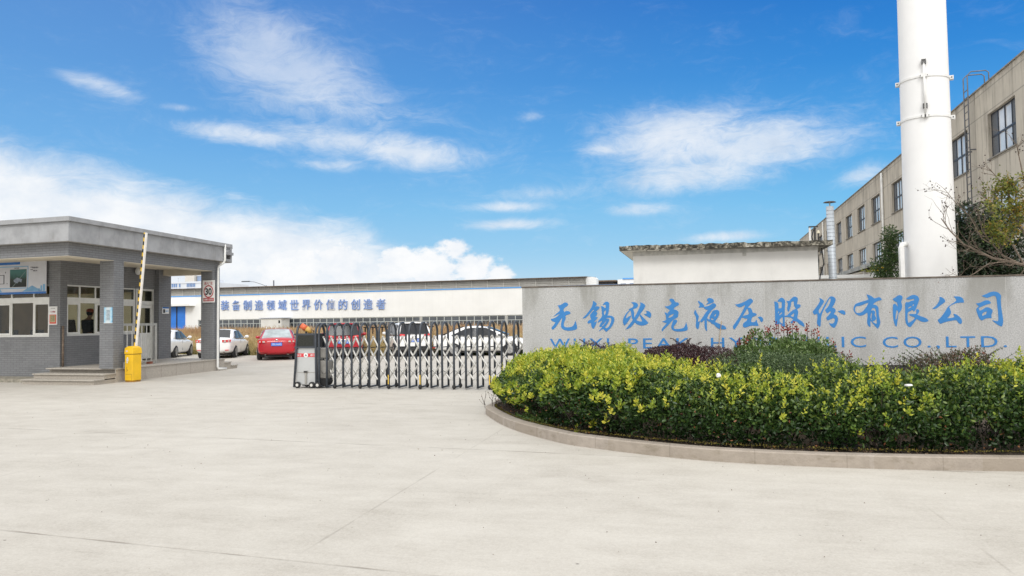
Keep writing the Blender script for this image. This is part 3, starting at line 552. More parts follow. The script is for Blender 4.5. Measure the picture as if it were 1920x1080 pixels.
MB().box(-.235,-.215,-.004,.0,.30,.46).box(-.22,-.18,-.004,.0,.34,.38).build('vent',mat('ochre_vent',(.42,.25,.02),.6),bar,xf=bx0)
MB().box(-.27,-.02,-.005,0,.235,.24).box(-.03,-.026,-.005,0,.06,.24).build('door_seam',mat('dark_seam',(.10,.06,.02),.8),bar,xf=bx0)
lk=MB().box(-.23,-.17,-.006,0,.62,.70).box(-.245,-.155,-.008,-.001,.655,.68).sphere((-.195,-.005,.72),.03,8,6,(1,.3,1)).sphere((-.21,-.004,.59),.026,8,6,(1,.3,1))
lk.build('worn_sticker',mat('torn_white_sticker',(.62,.62,.60),.7,var=.3,scale=40),bar,xf=bx0)
MB().box(-.24,-.18,-.02,-.014,.91,.95).build('label_plate',mat('pink_plate',(.72,.52,.55),.6),bar,xf=bx0)
def stripe_fn(N,c,base,b):
    sp=N.n('ShaderNodeSeparateXYZ',{0:c.outputs['Object']}); z=sp.outputs[2]; x=sp.outputs[0]
    f=N.m('FRACT',N.m('DIVIDE',N.m('ADD',z,N.m('MULTIPLY',x,.35)),.235))
    return N.mix(N.m('GREATER_THAN',f,.5),(.02,.02,.022,1),(.72,.47,.05,1))
STR=mat('black_yellow_stripes',(.7,.45,.03),.5,var=0,fn=stripe_fn)
WBO=mat('white_boom_paint',(.78,.75,.71),.5,var=.06)
b0=Vector((-16.90,20.28,1.0)); b1=Vector((-16.555,20.28,4.52)); ax=(b1-b0).normalized(); sx_=Vector((ax.z,0,-ax.x))
def boomx(p): q=b0+sx_*p[0]+Vector((0,1,0))*p[1]+ax*p[2]; return tuple(q)
L_=(b1-b0).length
bm_=MB().box(-.040,.050,-.028,.028,0,L_).build('boom',WBO,bar,xf=boomx)
MB().box(-.042,.002,-.034,-.0285,0,L_).build('stripe_tape',STR,bm_,xf=boomx)
# signs
WHT=mat('white_sign_enamel',(.74,.74,.73),.5,var=.05); REDP=mat('red_sign_paint',(.42,.022,.03),.5,var=.08,scale=20); BLK=mat('black_sign_paint',(.012,.012,.012),.5,var=0)
LBL=mat('poster_blue',(.12,.38,.68),.5,var=.25,scale=6)
def on_front(a,v,z): return gloc(a,v,z)
sg=thing('speed_sign','white rectangular 30 speed limit sign on the far porch pillar','sign',gloc(-.13,5.02,2.5))
MB().box(-.40,.13,5.005,5.025,2.50,3.31).build('sign_plate',WHT,sg,xf=gx,bevel=.004)
rg=MB()
for k in range(40):
    a0,a1=2*math.pi*k/40,2*math.pi*(k+1)/40; cx,cz=-.135,2.90
    rg.add([(cx+r*math.cos(a),5.002,cz+r*1.08*math.sin(a)) for r,a in ((.215,a0),(.215,a1),(.178,a1),(.178,a0))],[(0,1,2,3)])
rg.build('red_ring',REDP,sg,xf=gx)
MB().box(-.36,.095,4.999,5.004,2.545,2.665).build('red_band',REDP,sg,xf=gx)
def gtext(body,a,v,z,h,m,par,name='lettering',w=None,side=False,off=0.0,ext=.0015):
    v_,f=text_mesh(body,h,w,ext,off)
    mb=MB().add([((a+p[0],v+p[1],z+p[2]) if not side else (a-p[1],v+p[0],z+p[2])) for p in v_],f)
    return mb.build(name,m,par,xf=gx)
gtext('30',-.135,4.999,2.90,.255,BLK,sg,w=.285,off=.03)
gtext('进入厂区',-.135,4.999,3.20,.105,REDP,sg,w=.36,off=.006)
gtext('车辆慢行注意安全',-.132,4.996,2.605,.075,WHT,sg,w=.41,off=.004)
bn=thing('banner','wide white and blue site plan banner above the gatehouse front window','banner',gloc(-5.5,.36,2.78))
BW=mat('banner_white',(.55,.56,.60),.6,var=.05,scale=2)
MB().box(-7.8,-3.20,.33,.36,2.76,3.80).build('banner_sheet',BW,bn,xf=gx)
MB().box(-7.8,-3.20,.325,.33,2.76,2.83).box(-7.8,-4.3,.325,.33,3.72,3.80).build('blue_border',mat('banner_blue',(.02,.14,.44),.5,var=.1),bn,xf=gx)
SKB=mat('banner_pale_blue',(.17,.36,.56),.6,var=.12,scale=3)
SKL=[]
for a0,a1,z in ((-3.33,-3.24,3.06),(-3.43,-3.36,3.02),(-3.52,-3.46,2.93)): MB().box(a0,a1,.326,.33,2.84,z).build('skyline_print',SKB,bn,xf=gx)
for cx,wd,h in ((-3.78,.42,.19),(-5.15,.10,.10)): MB().add([(cx-wd,.326,2.84),(cx+wd,.326,2.84),(cx,.326,2.84+h)],[(0,1,2)]).build('skyline_print',SKB,bn,xf=gx)
fr=MB()
for a0,a1,z0,z1 in ((-5.9,-3.95,3.64,3.665),(-5.9,-3.95,2.94,2.965),(-3.975,-3.95,2.965,3.64)): fr.box(a0,a1,.326,.33,z0,z1)
fr.build('blue_frame',SKB,bn,xf=gx)
def aerial_fn(N,c,base,b):
    sp=N.n('ShaderNodeSeparateXYZ',{0:c.outputs['Object']}); z=sp.outputs[2]; x=sp.outputs[0]
    col=N.ramp(N.m('ADD',N.mapr(z,.2,.75),N.m('MULTIPLY',N.m('SUBTRACT',N.noise(c.outputs['Object'],9,5),.5),.5)),[(.0,(.006,.009,.008,1)),(.5,(.02,.035,.025,1)),(.62,(.018,.07,.06,1)),(1,(.05,.16,.15,1))])
    d=N.m('ABSOLUTE',N.m('SUBTRACT',N.m('SUBTRACT',z,.42),N.m('MULTIPLY',N.m('ADD',x,-1.12),.9)))
    return N.mix(N.m('MULTIPLY',N.mapr(d,.025,.008),.8),col,(.16,.22,.22,1))
MB().box(-4.72,-4.02,.324,.3295,2.99,3.56).build('aerial_photo',mat('aerial_print',(.03,.06,.05),.6,var=0,fn=aerial_fn),bn,xf=gx)
gtext('工业园区鸟瞰图',-4.45,.324,3.605,.03,BLK,bn)
MB().add([(-4.56,.3235,3.22),(-4.42,.3235,3.30),(-4.20,.3235,3.24),(-4.23,.3235,3.14),(-4.33,.3235,3.17),(-4.40,.3235,3.11),(-4.55,.3235,3.16)],[tuple(range(7))]).build('plant_print',mat('print_roof',(.20,.24,.30),.6,var=.3,scale=12),bn,xf=gx)
PLG=mat('print_grey',(.10,.10,.12),.6)
for a0,a1,z0,z1 in ((-5.0,-4.96,3.10,3.40),(-5.3,-5.0,3.38,3.40),(-5.3,-4.96,3.10,3.115),(-4.93,-4.90,3.45,3.50),(-4.86,-4.83,3.10,3.13)): MB().box(a0,a1,.326,.33,z0,z1).build('plan_line',PLG,bn,xf=gx)
for z,wd in ((3.62,.10),(3.54,.10)):
    MB().box(-3.86,-3.76,.326,.33,z-.012,z+.008).build('plan_line',PLG,bn,xf=gx)
gtext('平面图 简介',-3.66,.324,3.60,.05,mat('print_grey',(.1,.1,.12),.6),bn); gtext('功能 分区',-3.66,.324,3.50,.04,mat('print_grey',(.1,.1,.12),.6),bn)
nt_=thing('notice_board','tall white and red framed notice on the gatehouse front corner','notice',gloc(-2.96,.38,1.78))
MB().box(-3.13,-2.80,.39,.418,1.76,2.34).build('board',WHT,nt_,xf=gx)
MB().box(-3.10,-2.83,.385,.39,1.79,2.08).build('red_frame',mat('red_notice',(.62,.07,.045),.5,var=.1),nt_,xf=gx)
MB().box(-3.07,-2.86,.381,.385,1.84,2.06).build('paper',mat('yellowed_paper',(.50,.43,.25),.8,var=.15,scale=30),nt_,xf=gx)
gtext('门卫制度',-2.965,.386,2.17,.05,REDP,nt_,off=.002); gtext('安全生产 人人有责',-2.965,.386,2.28,.02,BLK,nt_)
for q in range(6): gtext('外来人员须登记',-2.965,.379,2.035-.032*q,.016,BLK,nt_,w=.17)
ps=thing('poster','pale blue printed poster on the near porch pillar','poster',gloc(-.18,-.28,1.79))
def post_fn(N,c,base,b):
    sp=N.n('ShaderNodeSeparateXYZ',{0:c.outputs['Object']})
    t=N.m('ADD',N.m('ABSOLUTE',N.m('MULTIPLY',N.m('SUBTRACT',sp.outputs[0],.0),3.6)),N.m('MULTIPLY',N.m('SUBTRACT',N.noise(c.outputs['Object'],14,5),.5),.9))
    return N.ramp(t,[(.15,(.55,.62,.66,1)),(.45,(.32,.56,.70,1)),(.8,(.05,.26,.60,1))])
MB().box(-.335,-.03,-.285,-.265,1.79,2.25).build('sheet',mat('poster_print',(.3,.5,.7),.5,var=0,fn=post_fn),ps,xf=gx)
for q in range(8): gtext('入厂须知 遵守规定',-.185,-.288,2.16-.04*q,.02,mat('print_teal',(.10,.2,.26),.6),ps,w=.15)
MB().box(-.34,-.025,-.288,-.264,1.775,1.79).build('lower_frame',WHT,ps,xf=gx)
pk=thing('plaque','small white and blue plaque on the end pier by the door','plaque',gloc(-2.53,5.64,2.15))
MB().box(WA+.16,WA+.18,5.44,5.84,2.13,2.38).build('plate',WHT,pk,xf=gx)
MB().box(WA+.18,WA+.184,5.44,5.84,2.33,2.38).build('blue_strip',mat('banner_blue',(.02,.14,.44),.5),pk,xf=gx)
MB().box(WA+.18,WA+.184,5.48,5.60,2.16,2.30).box(WA+.184,WA+.187,5.51,5.57,2.18,2.28).build('pictogram',BLK,pk,xf=gx)
gtext('值班室',WA+.183,5.72,2.23,.06,LBL,pk,side=True)
lp=thing('porch_lamp','white globe lamp on the porch wall behind the raised boom','lamp',gloc(WA+.14,4.05,3.65))
MB().sphere(gloc(WA+.14,4.05,3.66),.105,14,10,(1,1,1.25)).build('globe',mat('opal_globe',(.72,.72,.70),.3,var=.03),lp,smooth=True)
MB().cyl(gloc(WA+.14,4.05,3.76),gloc(WA+.14,4.05,3.86),.045,.045,10).build('holder',WHT,lp)
bk=MB().box(-.74,-.56,2.23,2.34,.421,.50); o=bk.build('brick',mat('loose_red_brick',(.22,.075,.045),.9,var=.25,scale=25),None,loc=gloc(-.65,2.28,.42),xf=gx,bevel=.005)
tag(o,'loose red brick lying on the porch edge by the railing','brick')
# desk, chair and guard inside
DK=mat('desk_wood',(.22,.13,.06),.6,var=.25,scale=8); CHB=mat('chair_black',(.015,.015,.017),.6,var=.1)
dk=thing('desk','brown desk inside the gatehouse under the side window','desk',gloc(-4.2,3.5,.42))
MB().box(-4.9,-3.55,3.05,4.05,1.13,1.17).build('desk_top',DK,dk,xf=gx)
for a,v in ((-4.85,3.1),(-3.6,3.1),(-4.85,4.0),(-3.6,4.0)): MB().box(a-.03,a+.03,v-.03,v+.03,.42,1.13).build('leg',DK,dk,xf=gx)
cd_=thing('counter','long dark counter under the front window inside the gatehouse','counter',gloc(-5.5,1.0,.42))
MB().box(-7.6,-3.4,.75,1.35,1.14,1.18).build('counter_top',DK,cd_,xf=gx); MB().box(-7.55,-3.45,1.25,1.31,.42,1.14).build('back_panel',DK,cd_,xf=gx)
for a in (-6.6,-5.35,-4.25):
    mm_=thing('desktop_screen','dark desktop screen on the counter behind the front window, %s'%{-6.6:'out at the left end',-5.35:'the middle one',-4.25:'nearest the corner'}[a],'monitor',gloc(a,1.0,1.18),'desktop screens on the counter')
    MB().box(a-.27,a+.27,1.0,1.04,1.27,1.60).build('screen',CHB,mm_,xf=gx); MB().box(a-.06,a+.06,.96,1.06,1.18,1.27).build('stand',CHB,mm_,xf=gx)
oc=thing('office_chair','black high backed office chair inside the gatehouse','chair',gloc(-3.9,2.45,.42))
MB().box(-4.13,-3.67,2.22,2.68,.86,.95).build('seat',CHB,oc,xf=gx,bevel=.03)
MB().hexa([(-4.13,2.22,.96),(-3.67,2.22,.96),(-3.67,2.30,.96),(-4.13,2.30,.96),(-4.08,2.12,1.93),(-3.72,2.12,1.93),(-3.72,2.19,1.93),(-4.08,2.19,1.93)]).build('backrest',CHB,oc,xf=gx,bevel=.03)
MB().cyl(gloc(-3.9,2.45,.5),gloc(-3.9,2.45,.86),.03).build('column',CHB,oc)
bs=MB()
for q in range(5): bs.tube([gloc(-3.9,2.45,.52),gloc(-3.9+.28*math.cos(q*1.2566),2.45+.28*math.sin(q*1.2566),.46)],[.025,.02],6)
bs.build('base',CHB,oc)
mo=thing('monitor','dark computer monitor on the desk seen through the front window','monitor',gloc(-4.4,3.7,1.17))
MB().box(-4.7,-4.1,3.66,3.70,1.25,1.6).build('screen',CHB,mo,xf=gx); MB().box(-4.45,-4.35,3.64,3.74,1.17,1.25).build('stand',CHB,mo,xf=gx)
# ------------------------------------------------------------------ guard seen through the side window
def skin(name,V,E,m,parent,sub=2,root=0):
    names=list(V); o=ORG.get(parent.name,(0,0,0))
    me=bpy.data.meshes.new(name); me.from_pydata([tuple(Vector(V[k][0])-Vector(o)) for k in names],[(names.index(a),names.index(b)) for a,b in E],[])
    ob=bpy.data.objects.new(name,me); COL.objects.link(ob); me.materials.append(m)
    ob.parent=parent; ORG[ob.name]=o
    ob.modifiers.new('skin','SKIN').use_smooth_shade=True
    for i,k in enumerate(names):
        r=V[k][1]; me.skin_vertices[0].data[i].radius=(r,r) if not isinstance(r,tuple) else r
        me.skin_vertices[0].data[i].use_root=(i==root)
    s=ob.modifiers.new('sub','SUBSURF'); s.levels=sub; s.render_levels=sub
    return ob
SKN=mat('skin_tone',(.36,.21,.145),.6,var=.08); JKT=mat('dark_work_jacket',(.018,.02,.028),.9,var=.2,scale=12); TRS=mat('dark_trousers',(.02,.021,.025),.9,var=.2)
CAPM=mat('orange_cap',(.55,.11,.05),.6,var=.1); HRM=mat('black_hair',(.01,.009,.008),.6,var=.2)
pe=thing('person','guard in dark jacket and orange cap looking down at a phone inside the gatehouse','person',gloc(-3.25,2.24,.42))
# figure frame: f = forward (along +v), s = to the figure's left (away from the window), z from the floor
def pf(f,s,z): return gloc(-3.25-s,2.24+f,.42+z)
V={'pelvis':(pf(0,0,.98),.145),'waist':(pf(.01,0,1.13),.135),'chest':(pf(.03,0,1.33),.165),'uchest':(pf(.05,0,1.46),.13),'neck':(pf(.09,0,1.55),.058),'head0':(pf(.13,0,1.62),.075),'head1':(pf(.15,0,1.71),.098),'head2':(pf(.14,0,1.78),.085)}
E=[('pelvis','waist'),('waist','chest'),('chest','uchest'),('uchest','neck'),('neck','head0'),('head0','head1'),('head1','head2')]
for t,sg_ in (('l',1),('r',-1)):
    V.update({'sh'+t:(pf(.05,.19*sg_,1.44),.072),'el'+t:(pf(.08,.25*sg_,1.16),.048),'wr'+t:(pf(.29,.12*sg_,1.20),.032),'pa'+t:(pf(.36,.08*sg_,1.22),.036),
      'hip'+t:(pf(0,.10*sg_,.90),.09),'kn'+t:(pf(.02,.11*sg_,.50),.06),'an'+t:(pf(-.02,.12*sg_,.09),.042),'to'+t:(pf(.17,.13*sg_,.04),.04)})
    E+=[('uchest','sh'+t),('sh'+t,'el'+t),('el'+t,'wr'+t),('wr'+t,'pa'+t),('pelvis','hip'+t),('hip'+t,'kn'+t),('kn'+t,'an'+t),('an'+t,'to'+t)]
    for q,(ds,dl) in enumerate(((-.028,.062),(-.010,.075),(.009,.070),(.026,.055))):
        V['f%d%sa'%(q,t)]=(pf(.395,(.08+ds)*sg_,1.228),.0095); V['f%d%sb'%(q,t)]=(pf(.395+dl*.6,(.08+ds*.9)*sg_,1.245),.0088); V['f%d%sc'%(q,t)]=(pf(.395+dl*.75,(.08+ds*.8-.01)*sg_,1.268),.008)
        E+=[('pa'+t,'f%d%sa'%(q,t)),('f%d%sa'%(q,t),'f%d%sb'%(q,t)),('f%d%sb'%(q,t),'f%d%sc'%(q,t))]
    V['th%sa'%t]=(pf(.36,.04*sg_,1.25),.011); V['th%sb'%t]=(pf(.40,.03*sg_,1.27),.009); E+=[('pa'+t,'th%sa'%t),('th%sa'%t,'th%sb'%t)]
body=skin('body',V,E,SKN,pe)
fc=MB().sphere(pf(.245,0,1.70),.018,8,6,(1,1,1.6)); fc.build('nose',SKN,body,smooth=True)
for s_ in (-1,1):
    MB().sphere(pf(.232,.034*s_,1.725),.012,8,6).build('eye',HRM,body,smooth=True); MB().sphere(pf(.13,.095*s_,1.70),.028,8,6,(1,.5,1.2)).build('ear',SKN,body,smooth=True)
MB().sphere(pf(.23,0,1.655),.02,8,6,(.7,1.2,.4)).build('mouth',mat('lip',(.25,.10,.09),.6,var=0),body,smooth=True)
JV={k:(V[k][0],V[k][1]+d) for k,d in (('pelvis',.022),('waist',.03),('chest',.025),('uchest',.03))}; JE=E[:3]
for t in 'lr':
    for k,d in (('sh',.02),('el',.018),('wr',.016)): JV[k+t]=(V[k+t][0],V[k+t][1]+d)
    JE+=[('uchest','sh'+t),('sh'+t,'el'+t),('el'+t,'wr'+t)]
skin('jacket',JV,JE,JKT,pe)
TV={'pelvis':(V['pelvis'][0],.158)}; TE=[]
for t in 'lr':
    for k in ('hip','kn','an'): TV[k+t]=(V[k+t][0],V[k+t][1]+.02)
    TE+=[('pelvis','hip'+t),('hip'+t,'kn'+t),('kn'+t,'an'+t)]
skin('trousers',TV,TE,TRS,pe)
MB().sphere(pf(.115,0,1.735),.108,14,10,(.98,.92,1.0)).build('hair',HRM,pe,smooth=True)
cpm=MB().sphere(pf(.135,0,1.80),.122,16,10,(1.05,.95,.72)); cpm.build('cap',CAPM,pe,smooth=True)
MB().hexa([pf(.20,-.08,1.775),pf(.34,-.05,1.735),pf(.34,.05,1.735),pf(.20,.08,1.775),pf(.20,-.08,1.79),pf(.34,-.05,1.748),pf(.34,.05,1.748),pf(.20,.08,1.79)]).build('cap_peak',CAPM,pe)
ph=thing('phone','black phone held by the guard in the gatehouse','phone',pf(.42,0,1.26))
MB().hexa([pf(.37,-.04,1.262),pf(.50,-.04,1.30),pf(.50,.04,1.30),pf(.37,.04,1.262),pf(.367,-.04,1.272),pf(.497,-.04,1.31),pf(.497,.04,1.31),pf(.367,.04,1.272)]).build('phone_body',BLK,ph)

# ------------------------------------------------------------------ retractable gate
PST=mat('slate_powder_coat',(.045,.053,.066),.45,.15,var=.15,scale=6); ALU=mat('pale_aluminium',(.62,.61,.575),.45,.25,var=.12,scale=9,dirt=.2)
RUB=mat('black_rubber',(.018,.018,.019),.7,var=.2); SIL=mat('silver_panel',(.47,.48,.48),.38,.35,var=.08,scale=2); DKP=mat('drive_dark_panel',(.02,.022,.025),.3,var=.1)
gt=thing('retractable_gate','long retractable gate of slate arched frames and pale lattice, drawn across the entrance','gate',(-7.3,18.75,0))
GX=[-9.82,-9.6,-9.37,-9.14,-8.9,-8.66,-8.41,-8.14,-7.88,-7.6,-7.32,-7.03,-6.74,-6.45,-6.14,-5.83,-5.53,-5.22,-4.91,-4.6,-4.30,-4.02]
YF,YB=18.5,18.98
def arch(x,yf,yb,zt,r=.029,xl=0.0):
    rr=(yb-yf)/2; yc=(yf+yb)/2; p=[(x,yf,.03),(x+xl*.5,yf,.7),(x+xl,yf,zt-rr)]
    p+=[(x+xl,yc-rr*math.cos(a),zt-rr+rr*math.sin(a)) for a in np.linspace(.25,math.pi-.25,8)]
    p+=[(x+xl,yb,zt-rr),(x+xl*.5,yb,.7),(x,yb,.03)]
    return MB().tube(p,r,8)
ZT=1.675
for i,x in enumerate(GX):
    a=arch(x,YF,YB,ZT); a.box(x-.02,x+.02,YF,YB,.035,.075)
    f=a.build('gate_frame',PST,gt,smooth=True)
    if i%3==2:
        for y in (YF-.015,YB+.015): MB().sphere((x,y,.065),.062,12,8,(.8,1,1)).build('wheel',RUB,f,smooth=True)
    if i in (8,11,17): MB().box(x-.012,x+.012,YF-.034,YF-.029,.12,.36).build('reflector',mat('yellow_reflector',(.75,.5,.08),.4,var=.1),f)
for i in range(len(GX)-1):
    m=MB(); a,b=GX[i],GX[i+1]; c=(a+b)/2
    for y in ((YF+YB)/2,):
        o=.014
        m.tube([(a,y,1.32),(b,y,.83)],.0235,6); m.tube([(a,y+o*2,.83),(b,y+o*2,1.32)],.0235,6)
        m.tube([(a,y,.83),(b,y,.40)],.0235,6); m.tube([(a,y+o*2,.40),(b,y+o*2,.83)],.0235,6)
        m.tube([(a,y,.40),(c-.03,y,.235)],.0235,6); m.tube([(b,y,.40),(c+.03,y,.235)],.0235,6)
        for (px,pz2) in ((a,1.32),(a,.83),(a,.40),(c-.03,.235),(c+.03,.235)): m.sphere((px+.012,y-.025,pz2),.026,6,4)
    l=m.build('lattice',ALU,gt)
    m=MB()
    m.tube([(a+.02,YF+.05,.47),(c-.03,YF+.05,.375),(c+.03,YF+.05,.375),(b-.02,YF+.05,.47)],.005,4)
    m.tube([(a,YF+.12,1.05),(a,YB-.12,1.05)],.014,6)
    m.build('cable',RUB,l)
hd=MB().box(-10.50,-9.92,18.53,18.98,.09,1.06)
d=hd.build('drive_unit',SIL,gt,bevel=.015)
MB().box(-10.49,-9.93,18.50,19.0,1.06,1.42).build('display_housing',DKP,d,bevel=.01)
MB().box(-10.43,-9.99,18.494,18.50,1.11,1.37).build('screen',mat('led_screen',(.012,.014,.01),.2,var=.5,scale=40),d)
MB().box(-10.53,-9.89,18.485,18.53,1.38,1.43).box(-10.53,-9.89,18.485,18.53,1.045,1.085).build('trim',PST,d)
gm=MB().box(-10.47,-9.95,18.524,18.529,.815,.905); gm.build('red_band',mat('red_band',(.60,.035,.045),.5,var=.05),d)
MB().lathe([(.001,-.004),(.062,-.004),(.062,0),(.001,0)],(-10.21,18.522,.86),'y',20).build('round_emblem',WHT,d)
MB().add([(-10.245,18.516,.835),(-10.175,18.516,.835),(-10.21,18.516,.895)],[(0,1,2)]).build('emblem_mark',mat('grey_mark',(.15,.15,.16),.5,var=0),d)
m=MB()
for x in (-10.40,-10.02): v_,f_=text_mesh('安全' if x<-10.2 else '通行',.055,.13,.001,.003); m.add([(x+p[0],18.521+p[1],.86+p[2]) for p in v_],f_)
m.build('lettering',WHT,d)
MB().box(-10.235,-10.185,18.50,18.529,.12,.40).box(-10.46,-9.96,18.522,18.529,.405,.42).box(-10.26,-10.16,18.49,18.529,.40,.455).build('tow_handle',mat('handle_grey',(.36,.35,.32),.4,.5,var=.1),d)
MB().box(-10.255,-10.165,18.484,18.49,.405,.45).build('handle_cap',RUB,d)
for x,xl in ((-10.54,.09),(-9.90,-.02)): arch(x,18.50,18.98,ZT,.031,xl).build('corner_post',PST,gt,smooth=True)
for x in (-10.44,-10.03,-9.86):
    for y in (18.50,18.98):
        wmb=MB().lathe([(.001,-.03),(.07,-.03),(.085,-.015),(.085,.015),(.07,.03),(.001,.03)],(x,y,.086),'y',18); wh=wmb.build('wheel',RUB,gt,smooth=False)
        MB().lathe([(.001,-.034),(.04,-.034),(.04,-.03),(.001,-.03)],(x,y,.086),'y',12).build('hub',ALU,wh)
MB().tube([(-10.40,18.62,1.64),(-10.27,18.66,1.55)],[.075,.082],14).build('beacon',mat('orange_beacon',(.62,.13,.05),.35,var=.1),d,smooth=True)
MB().tube([(-10.27,18.66,1.55),(-10.20,18.68,1.50),(-10.16,18.69,1.43)],[.082,.06,.05],14).build('beacon_base',mat('amber_base',(.55,.33,.08),.5,var=.1),d,smooth=True)
MB().tube([(-10.1,18.7,1.42),(-10.08,18.7,1.50),(-10.14,18.69,1.52)],.012,6).build('beacon_cable',RUB,d)
mm=MB().box(-9.86,-9.62,18.6,18.92,.25,.72).box(-9.86,-9.66,18.6,18.92,.78,1.05); mm.build('motor_cover',mat('motor_grey',(.28,.27,.25),.5,.2,var=.2,scale=5),d,bevel=.03)
MB().cyl((-9.76,18.62,.18),(-9.76,18.9,.18),.13,.13,18).build('motor',RUB,d)

# ------------------------------------------------------------------ cars
CGL=mat('car_glass',(.03,.033,.038),.16,var=0,spec=.25); CGLP=mat('car_glass_pale',(.30,.36,.38),.06,var=.3,scale=2,spec=.9); CHR=mat('chrome',(.6,.6,.6),.15,1,var=0)
PLT=mat('plate_blue',(.06,.20,.72),.5,var=.05); TLR=mat('tail_lamp_red',(.55,.012,.015),.2,var=.1,spec=.8); LMC=mat('lamp_clear',(.62,.55,.52),.2,var=.15,scale=20)
BPL=mat('bumper_black_plastic',(.03,.03,.031),.7,var=.15); RIM=mat('alloy_rim',(.34,.34,.34),.35,.7,var=.1)
def paint(name,c): return mat(name,c,.28,var=.04,scale=1.5,coat=.25)
WPT=paint('white_car_paint',(.86,.86,.85)); RPT=paint('red_car_paint',(.46,.014,.026)); DRD=paint('dark_red_car_paint',(.40,.010,.022))
def make_car(name,label,pt,kind,plate,glassm=None,group=None):
    root=thing(name,label,'car',(0,0,0),group); suv=kind=='suv'; gl_=glassm or CGL
    H=1.68 if suv else 1.46; bz=1.02 if suv else .93; L=2.25 if suv else 2.32; W_=.92 if suv else .89
    if suv: ST=[(-2.25,.74,.44,.88),(-2.17,.85,.30,1.02),(-1.8,.905,.26,1.05),(-1.0,W_,.25,1.05),(0,W_,.25,1.03),(1.0,W_,.25,1.02),(1.55,.90,.26,.99),(2.0,.84,.30,.90),(2.22,.68,.42,.74)]
    elif kind=='coupe': ST=[(-2.4,.70,.42,.84),(-2.3,.82,.30,1.01),(-1.9,.875,.24,1.03),(-1.0,W_,.21,.98),(0,W_,.20,.93),(1.0,W_,.20,.92),(1.7,.88,.22,.86),(2.15,.80,.26,.74),(2.38,.64,.36,.60)]
    else: ST=[(-2.32,.74,.40,.80),(-2.24,.84,.28,1.00),(-1.85,.88,.24,1.04),(-1.1,W_,.20,1.01),(0,W_,.19,.96),(1.0,W_,.19,.94),(1.6,.88,.21,.89),(2.1,.81,.26,.77),(2.3,.66,.36,.62)]
    mb=MB(); vs=[];k=0
    for (y,hw,zb,zt) in ST:
        h=[(hw*.80,zb),(hw*.97,zb+.10),(hw,zb+(zt-zb)*.48),(hw*.985,zt-.13),(hw*.90,zt-.02),(hw*.5,zt+.015)]
        ring=[(0,zb)]+h+[(0,zt+.025)]+[(-x,z) for x,z in h[::-1]]
        k=len(ring); vs+=[(x,y,z) for x,z in ring]
    n=len(ST); fs=[(i*k+j,i*k+(j+1)%k,(i+1)*k+(j+1)%k,(i+1)*k+j) for i in range(n-1) for j in range(k)]
    fs+=[tuple(range(k))[::-1],tuple((n-1)*k+j for j in range(k))]
    mb.add(vs,fs); body=mb.build('body',pt,root,smooth=True,sub=2)
    # cabin: rear glass foot, roof rear, roof front, windscreen foot
    if suv: yr0,yr1,yf1,yf0=-2.02,-1.72,.10,1.05; rw=.66; bw=.845
    elif kind=='coupe': yr0,yr1,yf1,yf0=-2.0,-.95,.20,1.35; rw=.58; bw=.80
    else: yr0,yr1,yf1,yf0=-1.78,-.92,.22,1.20; rw=.60; bw=.80
    ym=(yr1+yf1)/2
    prof=[(yr0,bz,bw*.96),(yr0*.5+yr1*.5-.02,bz*.42+H*.58-.03,bw*.40+rw*.60),(yr1,H-.045,rw),(ym,H,rw+.02),(yf1,H-.05,rw),(yf1*.5+yf0*.5+.02,bz*.45+H*.55-.03,bw*.45+rw*.55),(yf0,bz-.03,bw*.95)]
    vs=[]
    for (y,zt,wt) in prof:
        zlow=min(bz-.06,zt-.02); f=(zt-zlow)/(H-bz+.06)
        wl=bw+.015
        ring=[(0,zlow),(wl,zlow),(wl*(1-f*.5)+wt*f*.5+.02,zlow+(zt-zlow)*.5),(wt+.035,zt-.06*f),(wt-.07,zt-.008),(0,zt+.012)]
        ring+=[(-x,z) for x,z in ring[1:-1][::-1]]; k=len(ring); vs+=[(x,y,z) for x,z in ring]
    n=len(prof); fs=[(i*k+j,i*k+(j+1)%k,(i+1)*k+(j+1)%k,(i+1)*k+j) for i in range(n-1) for j in range(k)]+[tuple(range(k))[::-1],tuple((n-1)*k+j for j in range(k))]
    cab=MB().add(vs,fs).build('cabin',pt,root,smooth=True,sub=1)
    def pane(nm,quad,push,mm=None,par=None,sub=4):
        a,b,c,d=[Vector(q) for q in quad]; m=MB(); vs=[];N_=sub
        nrm=(b-a).cross(d-a).normalized(); nrm=nrm if nrm.dot(Vector(push))>0 else -nrm
        for s_ in (.0,.012):
            for i in range(N_+1):
                for j in range(N_+1):
                    u,v=i/N_,j/N_; p=(a*(1-u)+b*u)*(1-v)+(d*(1-u)+c*u)*v
                    vs.append(p+nrm*(Vector(push).length*(.35+.65*(4*u*(1-u))**.5)+s_))
        q=(N_+1)**2; fs=[]
        for o in (0,q):
            for i in range(N_):
                for j in range(N_): e=o+i*(N_+1)+j; fs.append((e,e+1,e+N_+2,e+N_+1))
        m.add(vs,fs); return m.build(nm,mm or gl_,par or root,smooth=True)
    zt=H-.10
    pane('rear_window',[(-bw*.86,yr0+.02,bz+.06),(bw*.86,yr0+.02,bz+.06),(rw*.90,yr1-.05,zt+.02),(-rw*.90,yr1-.05,zt+.02)],(0,-.035,.02))
    pane('windscreen',[(-bw*.88,yf0-.06,bz+.05),(bw*.88,yf0-.06,bz+.05),(rw*.92,yf1+.05,zt+.02),(-rw*.92,yf1+.05,zt+.02)],(0,.035,.02))
